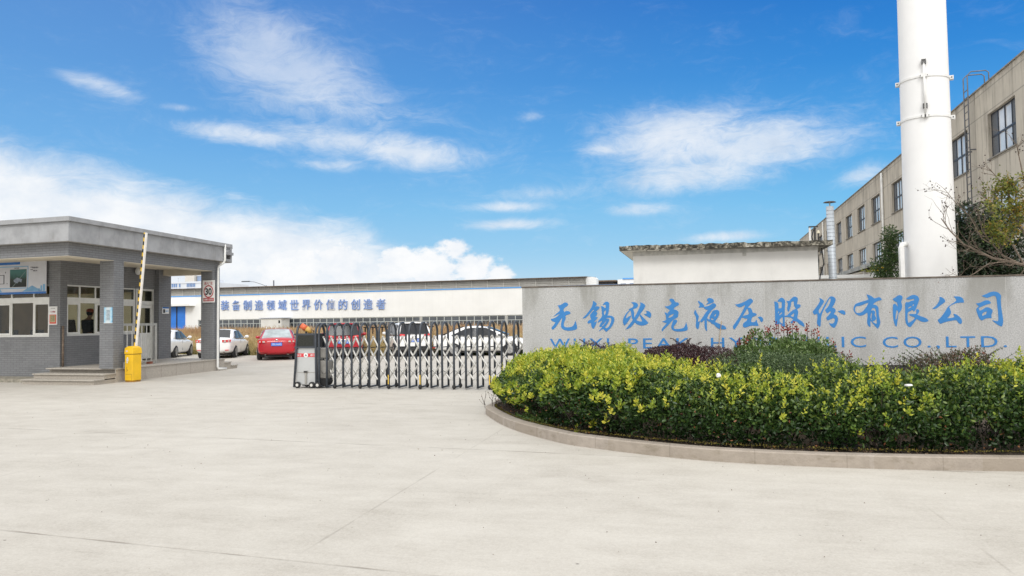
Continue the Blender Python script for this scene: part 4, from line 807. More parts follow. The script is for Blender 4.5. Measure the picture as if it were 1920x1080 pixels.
    for s_ in (-1,1):
        q=.16 if not suv else .02
        rq=[(s_*bw*1.0,yr0+.40+q,bz+.04),(s_*bw*1.0,-.22,bz+.03),(s_*(rw+.065),-.24,zt),(s_*(rw+.055),yr1+.10+q*.4,zt-.03)]
        fq=[(s_*bw*1.0,-.16,bz+.03),(s_*bw*1.0,yf0-.30,bz+.02),(s_*(rw+.055),yf1+.02,zt-.02),(s_*(rw+.065),-.16,zt)]
        if kind=='coupe': rq[0]=(s_*bw*1.0,yr0+.52,bz+.05); rq[3]=(s_*(rw+.06),yr1+.16,zt-.05)
        pane('side_window',rq,(s_*.03,0,0)); pane('side_window',fq,(s_*.03,0,0))
        # wheels, arches
        for y in (-1.33,1.36):
            r=.345 if suv else .318
            MB().lathe([(.001,-.12),(r+.055,-.12),(r+.055,.012),(r+.02,.014),(.001,.014)],(s_*(W_-.035) if s_>0 else -(W_-.035),y,r+.01),'x',24).build('wheel_arch',BPL,body) if s_>0 else MB().lathe([(.001,-.014),(r+.02,-.014),(r+.055,-.012),(r+.055,.12),(.001,.12)],(-(W_-.035),y,r+.01),'x',24).build('wheel_arch',BPL,body)
            x=s_*(W_-.10)
            t=MB().lathe([(r*.62,-.11),(r*.9,-.115),(r,-.08),(r,.08),(r*.9,.115),(r*.62,.11)],(x,y,r),'x',24).build('wheel',RUB,root,smooth=True)
            rm=MB().lathe([(.03,s_*.07),(r*.60,s_*.09),(r*.66,s_*.118),(r*.60,s_*.12)],(x,y,r),'x',24)
            for q_ in range(7):
                a=q_*2*math.pi/7; c_,s2=math.cos(a),math.sin(a)
                rm.tube([(x+s_*.10,y+c_*.04,r+s2*.04),(x+s_*.115,y+c_*r*.63,r+s2*r*.63)],[.026,.02],6)
            rm.build('rim',RIM,t)
        mi=MB().sphere((s_*(bw+.17),.78 if not suv else .70,bz+.10),.10,12,8,(1.1,.55,.75)); mi.tube([(s_*(bw-.02),.80,bz+.04),(s_*(bw+.12),.77,bz+.08)],.025,6)
        mi.build('mirror',pt,root,smooth=True)
        for y in (-.35,.62): MB().box(s_*W_*.985-.012,s_*W_*.985+.012,y-.1,y+.1,bz-.14,bz-.11).build('door_handle',pt,root,bevel=.006)
        MB().box(s_*(W_-.012)-.004,s_*(W_-.012)+.004,-.195,-.185,.34,bz-.06).build('door_gap',BPL,body)
        # lamps
        yb=ST[1][0]
        if suv: tq=[(s_*.42,yb-.0,.99),(s_*.74,yb+.05,1.0),(s_*.79,yb+.15,1.09),(s_*.44,yb+.04,1.06)]
        elif kind=='sedan': tq=[(s_*.44,yb-.055,.80),(s_*.82,yb+.02,.80),(s_*.85,yb+.06,.93),(s_*.42,yb-.04,.92)]
        else: tq=[(s_*.52,yb-.04,.84),(s_*.80,yb+.03,.84),(s_*.84,yb+.10,.95),(s_*.52,yb-.02,.95)]
        tl=pane('tail_light',tq,(0,-.05,0),TLR,body,3)
        if kind=='sedan': 
            c0=Vector(tq[0])*.62+Vector(tq[2])*.38
            pane('lamp_insert',[(s_*.52,yb-.07,.83),(s_*.62,yb-.05,.83),(s_*.62,yb-.05,.90),(s_*.52,yb-.07,.90)],(0,-.066,0),LMC,tl,2); pane('lamp_insert',[(s_*.70,yb-.03,.83),(s_*.77,yb-.0,.83),(s_*.77,yb-.0,.90),(s_*.70,yb-.03,.90)],(0,-.066,0),LMC,tl,2)
        yfr=ST[-2][0]; pane('headlight',[(s_*.42,yfr+.13,.62),(s_*.78,yfr-.06,.64),(s_*.80,yfr-.14,.76),(s_*.44,yfr+.03,.73)],(0,.05,0),LMC,body,3)
        MB().box(s_*.66-.09,s_*.66+.09,ST[0][0]-.012,ST[0][0]+.16,.40,.43).build('rear_reflector',TLR,body)
    MB().box(-.70,.70,-1.9,1.9,.16,.30).build('underbody',BPL,root)
    if suv: MB().box(-.78,.78,ST[0][0]-.02,ST[0][0]+.25,.30,.52).build('rear_bumper',BPL,root,bevel=.05); MB().tube([(-.62,yr1-.12,H-.06),(0,yr1-.18,H-.035),(.62,yr1-.12,H-.06)],[.03,.04,.03],8).build('spoiler',pt,root,smooth=True)
    zp=.80 if suv else (.74 if kind=='sedan' else .62); yp=ST[0][0]-.035 if suv else ST[0][0]-.03
    pb=MB().box(-.24,.24,yp-.012,yp+.10,zp-.075,zp+.075).build('number_plate',PLT,root,bevel=.006)
    v_,f_=text_mesh(plate,.095,.40,.001,.004); MB().add([(p[0],yp-.0145+p[1],zp+p[2]) for p in v_],f_).build('plate_characters',WHT,pb)
    MB().sphere((0,ST[1][0]-.045,.935 if not suv else 1.0),.05,12,6,(1.3,.35,.8)).build('badge',CHR,body,smooth=True)
    MB().box(-.26,.26,yp-.02,yp+.06,zp+.085,zp+.11).build('plate_bar',CHR if suv else pt,body,bevel=.006)
    if not suv:
        for x in (-.5,.5): MB().cyl((x,ST[0][0]-.02,.27),(x,ST[0][0]+.25,.27),.035,.035,10).build('exhaust',mat('exhaust_steel',(.18,.15,.13),.5,.6,var=.2),root)
    return root
def place(o,x,y,head): o.location=(x,y,0); o.rotation_euler=(0,0,R(-head)); return o    # head: clockwise from +Y
ca=place(make_car('parked_car','white saloon car seen from behind beside the far porch pillar',WPT,'sedan','苏B·7K52',group='cars parked nose-in along the weeds'),-24.55,36.0,-21)
cb=dup(ca); cb['label']='white car mostly hidden by the gatehouse end pier, leftmost of the cars'; place(cb,-28.05,36.0,-21)
place(make_car('parked_car','red saloon car seen squarely from behind, left of the gate drive unit',RPT,'sedan','苏E·A593',CGLP,group='cars parked nose-in along the weeds'),-20.45,34.35,-29.5)
place(make_car('parked_car','red sport utility car seen from behind through the left part of the gate',DRD,'suv','苏B·8R16',group='cars parked nose-in along the weeds'),-17.4,35.3,-26)
place(make_car('parked_car','white sport utility car with red tail lights seen through the middle of the gate',WPT,'suv','苏B·L302',group='cars parked nose-in along the weeds'),-14.9,37.3,-33)
place(make_car('parked_car','white coupe seen from the side behind the right end of the gate',WPT,'coupe','苏B·19Q6',group='cars parked nose-in along the weeds'),-10.75,37.0,80)
# ------------------------------------------------------------------ long white factory across the field
FAa=R(3.194); FD=Vector((math.cos(FAa),-math.sin(FAa),0)); FN=Vector((math.sin(FAa),math.cos(FAa),0)); FO=Vector((0,90,0))
def fx(p): q=FO+FD*p[0]+FN*p[1]; return (q.x,q.y,p[2])
def panel_fn(N,c,base,b):
    sp=N.n('ShaderNodeSeparateXYZ',{0:c.outputs['UV']})
    f=N.m('ABSOLUTE',N.m('SUBTRACT',N.m('FRACT',N.m('DIVIDE',sp.outputs[0],.9)),.5))
    return N.mix(N.m('MULTIPLY',N.mapr(f,.03,.01),.12),base,(.5,.5,.5,1))
FWH=mat('white_steel_cladding',(.80,.81,.81),.55,var=.03,scale=.4,fn=panel_fn); FBL=mat('blue_trim',(.10,.33,.74),.5,var=.06); FGL=mat('factory_window_glass',(.045,.055,.068),.1,var=.5,scale=.35,spec=.8)
FMU=mat('pale_window_bars',(.47,.50,.49),.5,var=.06); ROOFG=mat('weathered_grey_roof',(.20,.185,.165),.8,var=.25,scale=1.2); FBD=mat('blue_factory_door',(.025,.19,.68),.5,var=.08,scale=1)
fa=thing('factory','long low white factory with big blue lettering across the weedy field','factory',(-40,92,0))
X0,X1=-78,-8
def fp(n,mb,m,par=None,**k): return mb.build(n,m,par or fa,xf=fx,**k)
w=MB(); w.box(-68.2,X1,0,.25,2.34,5.56).box(X0,-70.3,0,.25,0,5.56).box(-70.3,-68.2,0,.25,0,5.56).box(-68.2,X1,.02,.25,0,.55)
fp('front_wall',w,FWH)
fp('side_wall',MB().box(X1-.3,X1,.25,26,0,5.5).box(X0,X0+.3,.25,26,0,5.5),FWH)
fp('roof',MB().hexa([fxx for fxx in ((X0,.1,5.40),(X1,.1,5.40),(X1,26,6.0),(X0,26,6.0),(X0,.1,5.5),(X1,.1,5.5),(X1,26,6.1),(X0,26,6.1))]),ROOFG)
fp('blue_trim',MB().box(X0,X1,-.06,.26,5.56,5.70),FBL)
fp('door',MB().box(-76.5,-70.3,-.08,0,0,4.22),FBD); fp('door_gap',MB().box(-71.75,-71.55,-.1,-.082,0,4.2),mat('door_gap',(.02,.02,.025),.7))
fp('canopy',MB().box(-76.8,-68.7,-1.1,0,4.28,4.34).box(-76.8,-68.7,-1.15,-1.1,4.28,4.60),FWH)
nW=0
for a,b in [(-68.1,-57.4),(-57.1,-46.2),(-45.9,-35.0),(-34.7,-23.8),(-23.5,-12.6)]:
    fr=MB(); fr.box(a,b,.06,.16,2.24,2.335).box(a,b,.06,.16,1.70,1.77).box(a,b,.06,.16,.55,.64)
    for i in range(12):
        x=a+(b-a)*i/11; fr.box(x-.045,x+.045,.05,.17,.64,2.24)
        if i<11: fr.box(x+(b-a)/22-.022,x+(b-a)/22+.022,.08,.15,.64,1.70)
    f=fp('window',fr,FMU)
    fp('pane',MB().box(a,b,.12,.135,.6,2.3),FGL,f)
fp('column',MB().box(-57.4,-57.1,-.02,.2,0,2.34).box(-46.2,-45.9,-.02,.2,0,2.34).box(-35,-34.7,-.02,.2,0,2.34).box(-23.8,-23.5,-.02,.2,0,2.34),mat('concrete_column',(.42,.42,.40),.8,var=.1))
FLT=mat('factory_letter_blue',(.21,.32,.62),.5,var=.08,scale=1)
for i,chx in enumerate('装备制造领域世界价值的创造者'):
    v_,f_=text_mesh(chx,h=1.34,w=1.28,ext=.05,offset=.012)
    x=-63.75+i*1.803
    MB().add([(x+p[0],-.12+p[1],4.24-.021*i+p[2]) for p in v_],f_).build('character',FLT,fa,xf=fx)
# ventilator monitor along the ridge
def louv_fn(N,c,base,b):
    sp=N.n('ShaderNodeSeparateXYZ',{0:c.outputs['UV']}); z=sp.outputs[1]
    f=N.m('FRACT',N.m('DIVIDE',z,.17)); return N.mix(N.mapr(f,.35,.65),base,(.17,.165,.15,1))
LOU=mat('louvre_slats',(.50,.49,.46),.7,var=.12,scale=1,fn=louv_fn)
mo_=thing('roof_ventilator','long louvred ventilator hall roof rising behind the white factory','roof',(-40,106,5))
MV=14
mk=lambda n,mb,m: mb.build(n,m,mo_,xf=fx)
mk('louvre_wall',MB().box(-100,-16.9,MV,MV+6,0.0,7.36),LOU)
rr=MB(); 
mk('roof',MB().hexa([(-100.5,MV-.6,7.36),(-16.6,MV-.6,7.36),(-16.6,MV+6.6,7.6),(-100.5,MV+6.6,7.6),(-100.5,MV-.6,7.46),(-16.6,MV-.6,7.46),(-16.6,MV+6.6,7.7),(-100.5,MV+6.6,7.7)]),mat('brown_roof_edge',(.16,.12,.09),.8,var=.3,scale=1))
ps_=MB()
for i in range(36): ps_.box(-99+i*2.35,-98.9+i*2.35,MV-.1,MV-.001,5.2,7.35)
ps_.box(-100,-16.9,MV-.06,MV-.001,6.75,6.81); mk('slat_posts',ps_,mat('slat_post',(.46,.45,.42),.7,var=.1))
gb=thing('gabled_hall','small white gabled end beside the louvred roof','building',(-15,107,0))
MB().prism([(-16.85,0),(-15.35,0),(-15.35,7.15),(-15.6,7.36),(-15.9,7.42),(-16.85,7.42)],0,1.5).build('wall',FWH,gb,xf=lambda p:fx((p[0],MV+.4+p[2],p[1])))
h2=thing('far_hall','far grey hall with dark louvred strip above the sign wall','building',(-19,142,0))
MB().box(-20.2,-16.2,140,152,0,8.0).build('wall',FWH,h2); MB().box(-20.2,-16.2,139.9,140,7.75,8.35).build('louvre_strip',mat('dark_louvre',(.03,.03,.035),.6,var=.2),h2); MB().box(-20.6,-15.7,139.4,152,8.4,8.62).build('roof',mat('brown_roof_edge',(.16,.12,.09),.8),h2)
h3=thing('far_block','small far white block with blue roof edge left of the slab roofed house','building',(-14,142,0))
MB().box(-15.5,-8,140,150,0,8.7).build('wall',FWH,h3); MB().box(-14.6,-8,139.8,150,8.7,8.95).build('roof_trim',FBL,h3)
for x in (-14.5,-12.9): MB().box(x-.45,x+.45,139.9,139.99,7.55,7.95).build('window',mat('far_window',(.04,.06,.14),.2,var=.1),h3)
# distant office block seen through the porch
hs=thing('office_block','distant white office block with rows of blue windows seen through the porch','building',(-150,200,0))
OFW=mat('pale_office_wall',(.60,.63,.68),.8,var=.04,scale=.1); OFB=mat('office_window_blue',(.12,.22,.44),.3,var=.15,scale=.5)
MB().box(-168,-142.6,200,222,0,14.2).build('wall',OFW,hs); MB().box(-151.9,-148.7,203,210,14.2,16.9).build('roof_tower',mat('cream_tower',(.56,.53,.48),.8,var=.05),hs)
MB().box(-148.6,-146.2,206,214,14.2,15.5).box(-168,-142.6,199.8,200,13.9,14.4).build('roof_room',OFW,hs)
for z,hz in ((13.35,.5),(12.0,.42),(10.8,.42)):
    for x in [-156.6+i*.68 for i in range(7)]+[-151.35]+[-148.8+i*.5 for i in range(6)]: MB().box(x-(.19 if x<-149 else .13),x+(.19 if x<-149 else .13),199.85,199.99,z-hz,z+hz).build('window',OFB,hs)
rl2=MB()
for x in range(-167,-149,3): rl2.box(x-.06,x+.06,200,200.2,14.4,15.6)
rl2.box(-167,-149,200,200.2,15.5,15.6); rl2.build('roof_railing',OFW,hs)
ht=thing('glass_tower','distant blue grey block behind the speed sign','building',(-146,205,0)); MB().box(-148.4,-144.6,204,206,0,16.2).build('wall',mat('blue_grey_facade',(.24,.31,.44),.6,var=.1,scale=.3),ht); MB().box(-148.5,-144.5,203.8,206.2,16.2,16.4).build('parapet',OFW,ht)
tb=MB()
for z in (6.5,9.0,11.5,14.0): tb.box(-148.4,-144.6,203.9,203.99,z,z+.25)
tb.build('floor_bands',OFW,ht)
sl=thing('street_lamp','far slender street lamp arm showing above the factory roof','street lamp',(-80,128,0))
MB().tube([(-78.5,128,0),(-78.5,128,8.7)],[.12,.07],8).build('pole',mat('lamp_pole',(.16,.17,.2),.5,.3,var=.1),sl)
MB().tube([(-78.5,128,8.55),(-79.7,128,9.0),(-81.0,128,9.4),(-82.2,128,9.55)],.05,6).build('arm',mat('lamp_pole',(.16,.17,.2),.5),sl)
MB().box(-83.6,-82.0,127.85,128.15,9.45,9.62).build('lamp_head',mat('lamp_head',(.06,.065,.075),.5),sl); MB().box(-77.1,-76.95,127.9,128.1,0,9.6).build('mast',mat('lamp_pole',(.16,.17,.2),.5),sl)
# white site cabin in front of the factory
cbn=thing('site_cabin','white flat roofed site cabin standing before the factory windows','cabin',(-54.5,91,0))
MB().box(-56.6,-53.5,-2.2,-.3,0,2.36).build('wall',mat('cabin_white',(.66,.66,.64),.7,var=.06,scale=1),cbn,xf=fx); MB().box(-56.8,-53.3,-2.35,-.2,2.36,2.45).build('roof',mat('cabin_roof',(.42,.46,.55),.6,var=.1),cbn,xf=fx)
MB().box(-53.95,-53.65,-2.215,-2.2,.3,1.5).build('panel',mat('cabin_panel',(.5,.5,.48),.6),cbn,xf=fx); MB().box(-53.93,-53.68,-2.215,-2.2,1.72,2.1).build('window',BLK,cbn,xf=fx)
trl=thing('flatbed_cart','dark steel frame cart standing in the weeds behind the gate','cart',(-15.9,39.6,0))
DKM=mat('dark_cart_steel',(.025,.024,.023),.6,.3,var=.3,scale=8)
cm=MB()
for z in (.72,1.38): cm.box(-18.3,-14.6,39.5,39.56,z,z+.06).box(-18.3,-14.6,40.5,40.56,z,z+.06)
for x in (-18.2,-17.2,-16.3,-15.4,-14.7): cm.box(x-.03,x+.03,39.5,39.56,.4,1.44).box(x-.03,x+.03,40.5,40.56,.4,1.44)
cm.build('frame',DKM,trl); MB().box(-18.3,-14.6,39.5,40.56,.62,.72).build('bed',DKM,trl)
for x in (-17.6,-15.3):
    for y in (39.45,40.6): MB().lathe([(.001,-.06),(.28,-.06),(.3,0),(.28,.06),(.001,.06)],(x,y,.3),'y',18).build('wheel',RUB,trl)
mc=thing('motor_scooter','dark electric scooter parked between the two red cars','scooter',(-17.35,36.0,0))
MB().tube([(-17.5,35.6,.45),(-17.4,36.0,.42),(-17.25,36.4,.5),(-17.15,36.62,1.0)],[.12,.14,.10,.06],8).build('body',DKM,mc,smooth=True); MB().tube([(-17.5,36.55,1.08),(-17.15,36.65,1.05),(-16.8,36.6,1.08)],.02,6).build('handlebar',DKM,mc)
for p in ((-17.52,35.45,.24),(-17.12,36.75,.24)): MB().lathe([(.12,-.05),(.24,-.04),(.24,.04),(.12,.05)],p,'x',16).build('wheel',RUB,mc)
MB().box(-17.62,-17.35,35.5,36.1,.70,.80).build('seat',BPL,mc,bevel=.03); MB().hexa([(-17.35,36.72,.95),(-16.95,36.72,.95),(-16.95,36.74,.95),(-17.35,36.74,.95),(-17.3,36.6,1.40),(-17.0,36.6,1.40),(-17.0,36.62,1.40),(-17.3,36.62,1.40)]).build('windshield',mat('scooter_shield',(.25,.27,.29),.2),mc)

# ------------------------------------------------------------------ slab roofed white house behind the sign wall
RENW=mat('white_render',(.70,.69,.665),.85,var=.05,scale=1.5,dirt=.12)
def lichen_fn(N,c,base,b):
    ob=c.outputs['Object']; a=N.noise(ob,9,8,.7,.6); q=N.noise(ob,3.5,4,.6)
    col=N.ramp(N.m('ADD',N.m('MULTIPLY',a,.75),N.m('MULTIPLY',q,.25)),[(.44,(.025,.024,.020,1)),(.50,(.09,.082,.065,1)),(.56,(.27,.25,.20,1)),(.65,(.52,.51,.47,1))])
    return col
LICH=mat('lichened_concrete',(.3,.29,.25),.95,var=0,bump=.9,bscale=18,fn=lichen_fn)
wh=thing('slab_roof_house','low white rendered house with a blackened concrete slab roof behind the sign wall','house',(.4,22,0))
MB().box(-1.99,2.87,22,25.2,0,3.575).build('wall',RENW,wh)
MB().box(-2.0,2.88,21.985,22,3.44,3.575).box(.95,1.05,21.985,22,3.35,3.44).build('wall_top_band',mat('faint_grey_band',(.50,.49,.46),.9,var=.2,scale=6),wh)  # greyer band along the wall top, with one short drop below it
sl_=MB(); NX,NY=60,1; vs=[]
top=lambda x: 3.71-.008*(x+2.3)
rgs=random.Random(3)
for i in range(NX+1):
    x=-2.33+5.52*i/NX; j=rgs.uniform(-.012,.012)
    vs+=[(x,21.6+j,3.575-.006*(x+2.3)+rgs.uniform(-.008,.008)),(x,21.6+j,top(x)+rgs.uniform(-.02,.01)),(x,25.5,top(x)),(x,25.5,3.575)]
sl_.add(vs,[(i*4+k,i*4+(k+1)%4,(i+1)*4+(k+1)%4,(i+1)*4+k) for i in range(NX) for k in range(4)]+[(0,1,2,3),(NX*4,NX*4+1,NX*4+2,NX*4+3)])
sl_.build('roof_slab',LICH,wh)
MB().box(-2.30,3.16,21.63,25.45,3.565,3.572).build('soffit',mat('pale_soffit',(.60,.58,.52),.9,var=.06,scale=3),wh)
eq=thing('roof_equipment','small antenna mast with lamp and cables on the slab roof corner','antenna',(3.0,24.2,3.68))
MB().tube([(2.93,24,3.68),(2.93,24,4.28)],.03,8).build('mast',WHT,eq); MB().lathe([(.001,0),(.06,.01),(.03,.09),(.001,.1)],(3.16,24,4.08),'z',12).build('lamp',mat('cream_lamp',(.6,.55,.42),.5),eq)
MB().tube([(3.16,24,3.68),(3.16,24,4.1)],.02,6).tube([(3.06,24,3.68),(3.07,24,4.25)],.028,6).build('post',BPL,eq); MB().box(2.9,3.15,23.95,24.05,4.27,4.30).build('cross_arm',BPL,eq)
MB().tube([(3.03,24,4.2),(2.98,24,4.0),(3.02,24,3.8),(3.1,24.0,3.70)],.02,6).sphere((3.09,24,3.85),.06,8,6).build('cable',DKP,eq)
hgc=thing('hanging_cables','dark cables hanging down the right end of the slab roofed house','cable',(3.1,23,2.4))
MB().tube([(2.92,22.6,3.55),(2.95,22.5,3.2),(2.93,22.5,2.9),(2.90,22.5,2.4)],.02,6).tube([(3.05,22.6,3.55),(3.08,22.5,3.1),(2.98,22.5,2.8),(2.93,22.5,2.4)],.018,6).build('cable_run',BPL,hgc)
GAL=mat('galvanised_flue',(.46,.50,.54),.5,.2,var=.06,scale=3)
fl=thing('flue_pipe','slim galvanised flue pipe with a flat cap right of the slab roofed house','flue',(3.62,24.6,0))
fm=MB(); fm.cyl((3.64,24.6,0),(3.58,24.6,4.93),.112,.108,20); fm.build('pipe',GAL,fl,smooth=True)
rg_=MB()
for z in [2.6+.11*i for i in range(21)]: rg_.lathe([(.1115,0),(.1128,.004),(.1128,.008),(.1115,.012)],(3.64-.06*z/4.93,24.6,z),'z',20)
rg_.build('seams',mat('flue_seam',(.38,.41,.45),.5,.5,var=.1),fl)
MB().cyl((3.58,24.6,4.93),(3.58,24.6,5.06),.02).build('cap_rod',GAL,fl); MB().lathe([(.001,.045),(.14,.025),(.185,.0),(.001,.012)],(3.58,24.6,5.05),'z',20).build('cap',mat('rusty_cap',(.10,.075,.06),.7,var=.3),fl)
# white yard wall with ledge behind
yw=thing('yard_wall','white yard wall with a ledge between the slab roofed house and the chimney','wall',(4.3,26,0))
MB().box(3.0,5.6,26,26.25,0,2.86).build('wall',RENW,yw); MB().box(2.95,5.65,25.9,26.3,2.86,2.96).build('ledge',WHT,yw)
sh=thing('lean_to','white lean-to with sloping weathered canopy against the beige factory','lean-to',(8.9,48,0))
MB().box(8.7,10.44,40,58,0,4.15).build('wall',RENW,sh)
MB().hexa([(8.2,39.5,4.2),(10.45,39.5,4.75),(10.45,58.5,4.75),(8.2,58.5,4.2),(8.2,39.5,4.42),(10.45,39.5,4.9),(10.45,58.5,4.9),(8.2,58.5,4.42)]).build('canopy',mat('weathered_canopy',(.30,.31,.30),.8,var=.35,scale=1.5),sh)
MB().cyl((8.55,47,2),(8.55,47,4.2),.09).build('downpipe',PVC,sh)
# tall white chimney
CHM=mat('white_chimney_paint',(.79,.79,.79),.5,var=.025,scale=1.2)
cx,cy=5.83,23.0
ch=thing('chimney','tall smooth white chimney with two clamp bands behind the sign wall','chimney',(cx,cy,0))
MB().lathe([(.655,0),(.62,2.7),(.588,10.2),(.56,17),(.001,17)],(cx,cy,0),'z',64).build('shaft',CHM,ch,smooth=True)
for zb in (8.0,6.93):
    rB=.62-(zb-2.7)*.00427
    bnd=MB().lathe([(rB,-.03),(rB+.022,-.028),(rB+.022,.028),(rB,.03)],(cx,cy,zb),'z',64).build('band',WHT,ch)
    for ang in (-104,-14,76,166):
        a=R(ang); d_=Vector((math.cos(a),math.sin(a),0)); t_=Vector((-d_.y,d_.x,0))
        def lx(p): q=Vector((cx,cy,zb))+d_*(rB+p[0])+t_*p[1]; return (q.x,q.y,q.z+p[2])
        MB().box(.0,.10,-.075,-.02,-.05,.05).box(.0,.10,.02,.075,-.05,.05).build('clamp_lug',WHT,bnd,xf=lx)
        MB().box(.03,.075,-.02,.02,-.035,.035).box(.04,.07,-.09,.09,-.015,.015).build('clamp_bolt',mat('bolt_dark',(.10,.10,.10),.5,.5),bnd,xf=lx)
a=R(-103.5); d_=Vector((math.cos(a),math.sin(a),0)); t_=Vector((-d_.y,d_.x,0))
def lx2(p): q=Vector((cx,cy,0))+d_*(.60+p[0])+t_*p[1]; return (q.x,q.y,p[2])
cd=MB().tube([lx2((.07,0,6.95)),lx2((.06,0,8.32))],.032,8).build('conduit',WHT,ch,smooth=True)
for z in (7.18,8.36):
    MB().box(.0,.10,-.055,-.035,z-.06,z+.06).box(.0,.10,.035,.055,z-.06,z+.06).box(.02,.09,-.035,.035,z+.035,z+.06).box(.02,.09,-.035,.035,z-.06,z-.045).build('bracket',mat('bolt_dark',(.10,.10,.10),.5,.5),ch,xf=lx2)
MB().tube([(5.07,22.75,2.2),(5.07,22.75,3.50),(5.10,22.78,3.57),(5.22,22.85,3.60)],[.075,.075,.075,.07],12).build('side_duct',PVC,ch,smooth=True)
MB().box(5.01,5.11,22.62,22.66,2.5,3.5).build('duct_strap',WHT,ch)

# ------------------------------------------------------------------ beige factory on the right
def streak_fn(N,c,base,b):
    ob=c.outputs['UV']; sp=N.n('ShaderNodeSeparateXYZ',{0:ob}); u,z=sp.outputs[0],sp.outputs[1]
    st=N.noise(N.vscale(ob,(2.2,.10,1)),1.6,7,.7); bl=N.noise(ob,.55,6,.65)
    amt=N.m('MULTIPLY',N.mapr(st,.47,.68),N.m('ADD',.38,N.m('MULTIPLY',N.mapr(bl,.42,.62),.5)))
    col=N.mix(amt,base,(.17,.15,.12,1))
    top=N.m('MULTIPLY',N.mapr(z,9.6,10.45),N.mapr(N.noise(N.vscale(ob,(1.2,.3,1)),2.2,6,.7),.4,.65))
    col=N.mix(N.m('MULTIPLY',top,.55),col,(.15,.135,.11,1))
    jn=None
    for h in (4.75,6.40,7.45,9.36,10.22):
        d=N.mapr(N.m('ABSOLUTE',N.m('SUBTRACT',z,h)),.03,.012); jn=d if jn is None else N.m('MAXIMUM',jn,d)
    f=N.m('ABSOLUTE',N.m('SUBTRACT',N.m('FRACT',N.m('DIVIDE',N.m('ADD',N.m('ABSOLUTE',u),-.15),5.0)),.5)); jn=N.m('MAXIMUM',jn,N.mapr(f,.006,.003))
    return N.mix(N.m('MULTIPLY',jn,.6),col,(.19,.18,.155,1))
BEI=mat('stained_beige_render',(.50,.458,.385),.9,var=.07,scale=.8,fn=streak_fn)
DFR=mat('dark_window_frame',(.03,.034,.045),.45,.2,var=.1); BGL=mat('painted_sky_glass',(.60,.62,.64),.08,var=.25,scale=.6,spec=1.0); GRL=mat('louvre_grille',(.10,.105,.11),.6,var=.4,scale=22)  # pane colour set pale to imitate bright sky mirrored in the glass
bf=thing('beige_factory','long three storey beige rendered factory with dark framed windows along the right side','factory',(10.5,60,0))
WY=[(30.2,32.95),(35.3,37.9),(40.9,43.5),(46.5,49.0),(52.2,54.8),(57.0,59.65),(61.85,64.5),(66.6,69.0),(72.1,74.7),(77.2,79.8),(82.2,84.8)]
w=MB()
for z0,z1 in ((0,4.97),(6.32,7.55),(9.26,10.45)): w.box(10.5,10.85,23.5,95,z0,z1)
for z0,z1 in ((4.97,6.32),(7.55,9.26)):
    e=[23.5]+[q for p in WY for q in p]+[95]
    for i in range(0,len(e),2): w.box(10.5,10.85,e[i],e[i+1],z0,z1)
w.box(10.85,30,23.5,23.8,0,10.45).box(10.85,30,94.7,95,0,10.45)
bf_wall=w.build('wall',BEI,bf)
MB().box(10.45,10.95,23.45,95.05,10.45,10.50).build('parapet_cap',mat('parapet_grey',(.24,.225,.20),.9,var=.3,scale=3),bf); MB().box(10.95,30,23.8,94.7,9.9,10.0).build('roof',ROOFG,bf)
for (y0,y1) in WY:
    for z0,z1,zt in ((7.55,9.26,8.38),(4.97,6.32,5.42)):
        fr=MB(); X=10.62
        fr.box(X,X+.06,y0,y1,z0,z0+.05).box(X,X+.06,y0,y1,z1-.05,z1).box(X-.005,X+.06,y0,y1,zt-.035,zt+.035)
        wd=(y1-y0)/4
        for q in range(5):
            y=y0+wd*q; y=min(max(y,y0+.03),y1-.03); fr.box(X-.002,X+.06,y-.03,y+.03,z0+.05,zt-.035).box(X-.002,X+.06,y-.03,y+.03,zt+.035,z1-.05)
        f=fr.build('window',DFR,bf)
        MB().box(X+.03,X+.04,y0+wd,y1-wd if z0>7 else y1,z0,z1).build('pane',BGL,f)
        if z0>7: MB().box(X+.015,X+.045,y0+.02,y0+wd,z0,z1).build('grille',GRL,f); MB().box(X+.015,X+.045,y1-wd,y1-.02,z0,z1).build('grille',GRL,f)
        else: MB().box(X+.03,X+.04,y0+.02,y0+wd,z0,z1).build('pane',BGL,f)
        MB().box(10.44,10.62,y0-.03,y1+.03,z0-.05,z0-.002).build('sill',mat('sill_grey',(.22,.21,.19),.9,var=.2),f)
MB().tube([(10.42,51.1,10.3),(10.42,51.1,3.5)],.07,8).build('downpipe',PVC,bf,smooth=True); MB().tube([(10.42,76,10.3),(10.42,76,3.5)],.07,8).build('downpipe',PVC,bf,smooth=True)
LAD=mat('ladder_steel',(.14,.145,.16),.5,.5,var=.2)
ld=thing('roof_ladder','long steel ladder with hooped top rails fixed to the beige factory wall','ladder',(10.3,34.5,0))
for y in (34.35,34.85): MB().tube([(10.28,y,3.2),(10.28,y,11.22),(10.42,y,11.36),(10.95,y,11.36),(11.05,y,11.28),(11.05,y,10.5)],.024,8).build('rail',LAD,ld,smooth=True)
for i in range(26): MB().tube([(10.28,34.35,3.4+.29*i),(10.28,34.85,3.4+.29*i)],.018,6).build('rung',LAD,ld)
for z in (5.9,8.2): MB().box(10.28,10.5,34.33,34.37,z,z+.05).box(10.28,10.5,34.83,34.87,z,z+.05).build('bracket',LAD,ld)
